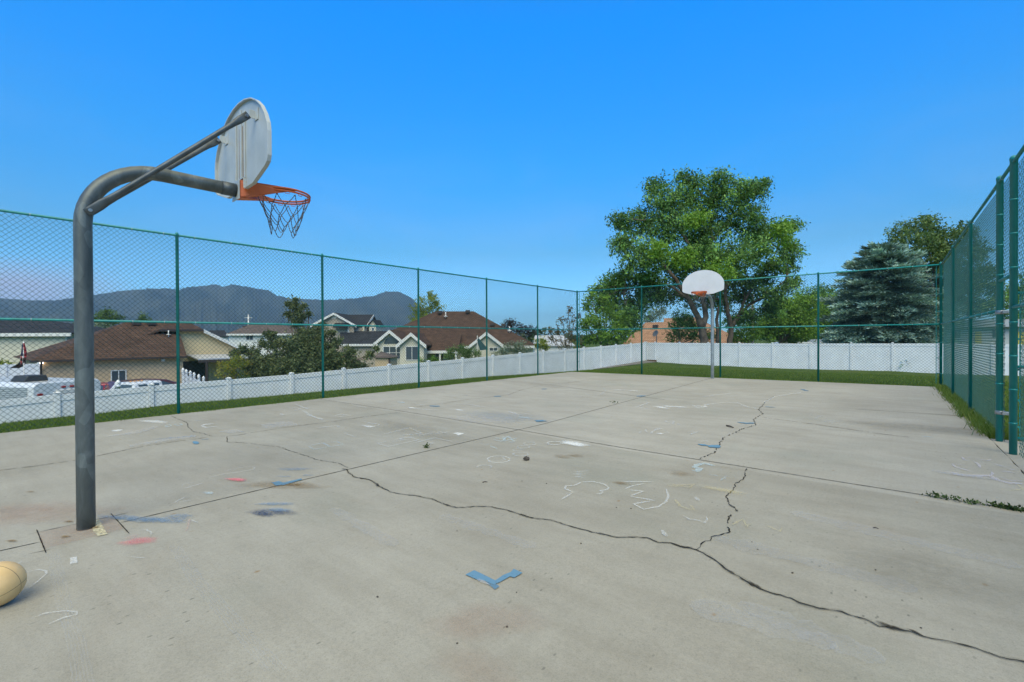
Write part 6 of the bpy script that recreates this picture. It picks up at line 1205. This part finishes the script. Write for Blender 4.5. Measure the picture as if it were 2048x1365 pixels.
for sx in (.05, WT-.25):
    mb = MB(); mb.tube([(sx, 2.4, .34), (sx+.2, 2.4, .34)], .34, 20); part(mb, 'wheel', m_tyre, tr)
# flag beside the trailer
q = on_t((48, 752), 20); gl = float(ground_z(q.x, q.y)); zt = on_t((47, 682), 20).z; fl = thing('flag', (q.x, q.y, gl), 'striped flag and a ragged dark flag drooping from a thin pole by the trailer', 'flag')
mb = MB(); mb.tube([(0, 0, 0), (0, 0, zt-gl)], .02, 8); part(mb, 'flagpole', m_trim, fl)
m_navy, m_fred, m_fwht, m_blk = plain('navy_cloth', (.02, .03, .08), .8, .2, 8), plain('red_cloth', (.30, .03, .035), .8, .2, 8), plain('white_cloth', (.5, .5, .5), .8, .1, 8), plain('dark_cloth', (.035, .022, .018), .85, .4, 8)
def cloth(name, prof, mats, pick, depth=.05):
    mb = MB(); nr, nc = len(prof), 7; dirx = rv
    def pnt(r_, c_):
        z, x0, x1 = prof[r_]; x = x0+(x1-x0)*c_/(nc-1); w_ = depth*math.sin(c_*2.1+r_*.6); return Vector((dirx.x*x-dirx.y*w_, dirx.y*x+dirx.x*w_, z))
    for r_ in range(nr-1):
        for c_ in range(nc-1):
            a, b_, c2, d_ = pnt(r_, c_), pnt(r_, c_+1), pnt(r_+1, c_+1), pnt(r_+1, c_); nrm = Vector((-dirx.y, dirx.x, 0))*.006; mb.face([a, b_, c2, d_], pick(r_, c_), True)
    o = mb.build(name, mats, fl); s_ = o.modifiers.new('thick', 'SOLIDIFY'); s_.thickness = .006; return o
Zt = zt-gl; cloth('striped_flag', [(Zt-.10, -.02, .03), (Zt-.25, -.07, .05), (Zt-.45, -.12, .08), (Zt-.65, -.14, .07), (Zt-.85, -.13, .04), (Zt-1.0, -.12, .02)], [m_navy, m_fred, m_fwht], lambda r_, c_: 0 if (r_ < 3 and c_ < 3) else (1 if c_ % 2 else 2))
cloth('dark_flag', [(Zt-.72, -.14, .05), (Zt-.85, -.18, .05), (Zt-.98, -.30, .03), (Zt-1.08, -.48, -.06), (Zt-1.16, -.60, -.22)], [m_blk], lambda r_, c_: 0)
# old white fence by the cream-sided house, picket fence by the patio
a, b_ = on_x((-60, 732), -40), on_x((77, 732.5), -40); wf2 = vinyl_fence('plain white fence far back at the left, between the trailer and the cream-sided house', [(-40, a.y), (-40, (a.y+b_.y)/2), (-40, b_.y)], [a.z]*3, [GLV]*3, .1, 1)
pf = thing('picket_fence', (-39.5, 0, 0), 'white picket fence with pointed finials stepping down beside the tan house', 'picket fence')
for k, (x, y) in enumerate(((366, 737), (372.5, 739.5), (380.5, 742.5), (388, 746), (397.5, 749.5), (407, 753.5))):
    p = on_x((x, y), -39.5); mb = MB(); s_ = .13; mb.box((-s_/2, p.y-s_/2, GLV), (s_/2, p.y+s_/2, p.z-.28)); mb.lathe([(.10, p.z-.279), (.12, p.z-.24), (.05, p.z-.21), (.12, p.z-.12), (.06, p.z-.03), (.005, p.z+.04)], 10, org=(0, p.y, 0)); part(mb, 'picket', m_vinyl, pf)
    if k:
        mb = MB(); mb.prism([Vector((0.02, p0.y+.08, GLV)), Vector((.02, p.y-.08, GLV)), Vector((.02, p.y-.08, p.z-.42)), Vector((.02, p0.y+.08, p0.z-.42))], (-.03, 0, 0)); part(mb, 'panel', m_vinyl, pf)
    p0 = p
p = on_x((236, 769), -21); mb = MB(); mb.lathe([(.06, GLV-p.z), (.06, -.1), (.10, -.09), (.11, -.05), (.05, -.02), (.10, .04), (.05, .11), (.005, .16)], 12, org=(0, 0, 0)); o = mb.build('fence_post', m_vinyl); o.location = p; tag(o, 'single white post with a pointed finial beyond the fence in front of the red car', 'post')
# poles, far truck and second fence
def pole(name, label, base_px, top_y, t, r_, mat, arms=(), cat='utility pole'):
    q = on_t(base_px, t); gl = float(ground_z(q.x, q.y)); zt = on_t((base_px[0], top_y), t).z; o = thing(name, (q.x, q.y, gl), label, cat); mb = MB(); mb.tube([(0, 0, -.3), (0, 0, zt-gl)], [r_*1.15, r_*.85], 10); part(mb, 'pole', mat, o)
    for dz, w in arms: mb = MB(); d = rv*w; mb.prism([-d+Vector((0, 0, zt-gl-dz-.08)), d+Vector((0, 0, zt-gl-dz-.08)), d+Vector((0, 0, zt-gl-dz+.08)), -d+Vector((0, 0, zt-gl-dz+.08))], (fv.x*.12, fv.y*.12, 0)); part(mb, 'crossarm', mat, o)
    return o
m_pole = plain('grey_weathered_pole', (.30, .28, .26), .85, .2, 2); pole('utility_pole', 'weathered grey utility pole standing between the elm and the round pale tree', (1505, 690), 590, 44, .13, m_pole); pole('power_pylon', 'slim white pylon with crossarms far away below the mountains', (497, 672), 630, 160, .22, m_trim, ((1.0, 1.3), (4.6, 1.9), (5.8, .8)), 'pylon')
q = on_t((1593, 684.5), 52); gl = float(ground_z(q.x, q.y)); Hc = q.z-gl
vt = vehicle('white_van', 'van', 'white van whose roof just clears the back fence near the blue spruce', (q.x, q.y, gl), YAW, m_wpaint, 4.4, 1.8, Hc, [(-2.1, .3), (2.1, .3), (2.1, .9), (1.7, 1.1), (1.25, Hc-.06), (.9, Hc), (-2.0, Hc), (-2.1, Hc-.1)], [[(1.15, Hc-.14), (1.5, 1.15), (.5, 1.15), (.5, Hc-.12)], [(.35, Hc-.12), (.35, 1.15), (-1.9, 1.15), (-1.9, Hc-.12)]], 'vehicles parked beyond the white fence')
p0, p1, p2, p3 = on_t((1614, 680), 54), on_t((1682, 677), 50), on_t((1682, 700), 50), on_t((1614, 700), 54); sf = thing('board_fence', (p0.x, p0.y, 0), 'second white board fence farther back, left of the blue spruce', 'fence'); o_ = Vector((p0.x, p0.y, 0)); mb = MB()
for k in range(16):
    f0, f1 = (k+.03)/16, (k+.97)/16; mb.prism([p0.lerp(p1, f0)-o_, p0.lerp(p1, f1)-o_, p3.lerp(p2, f1)-o_-Vector((0, 0, 1)), p3.lerp(p2, f0)-o_-Vector((0, 0, 1))], (fv.x*.03, fv.y*.03, 0))
part(mb, 'boards', m_white, sf); mb = MB(); a, b_ = p0-o_+fv*.05, p1-o_+fv*.05; mb.tube([a-Vector((0, 0, .4)), b_-Vector((0, 0, .4))], .05, 6); part(mb, 'rail', m_white, sf)

# put every Empty at the base of its thing
bpy.context.view_layer.update()
for o in list(bpy.data.objects):
    if o.type == 'EMPTY' and o.parent is None and o.location.length < 1e-6:
        pts = [c.matrix_local @ v.co for c in kids(o) if c.type == 'MESH' for v in c.data.vertices]
        if not pts: continue
        c0 = Vector((sum(p.x for p in pts)/len(pts), sum(p.y for p in pts)/len(pts), min(p.z for p in pts)))
        for c in kids(o): c.location = c.location-c0
        o.location = o.matrix_world @ c0

# ================================================================== the air
HAZE = True
if HAZE:
    zmin, zmax = -12.0, 720.0
    mb = MB(); mb.box((-12500, -12500, zmin-1), (12500, 12500, zmax)); hz = mb.build('haze', []); tag(hz, kind='stuff')
    m, nt, b = new_mat('air'); nt.nodes.remove(b); pv = nt.nodes.new('ShaderNodeVolumePrincipled'); pv.inputs['Color'].default_value = (.42, .71, 1.0, 1); pv.inputs['Density'].default_value = .00008; pv.inputs['Anisotropy'].default_value = .2
    nt.links.new(pv.outputs[0], nt.nodes['Material Output'].inputs['Volume']); hz.data.materials.append(m)
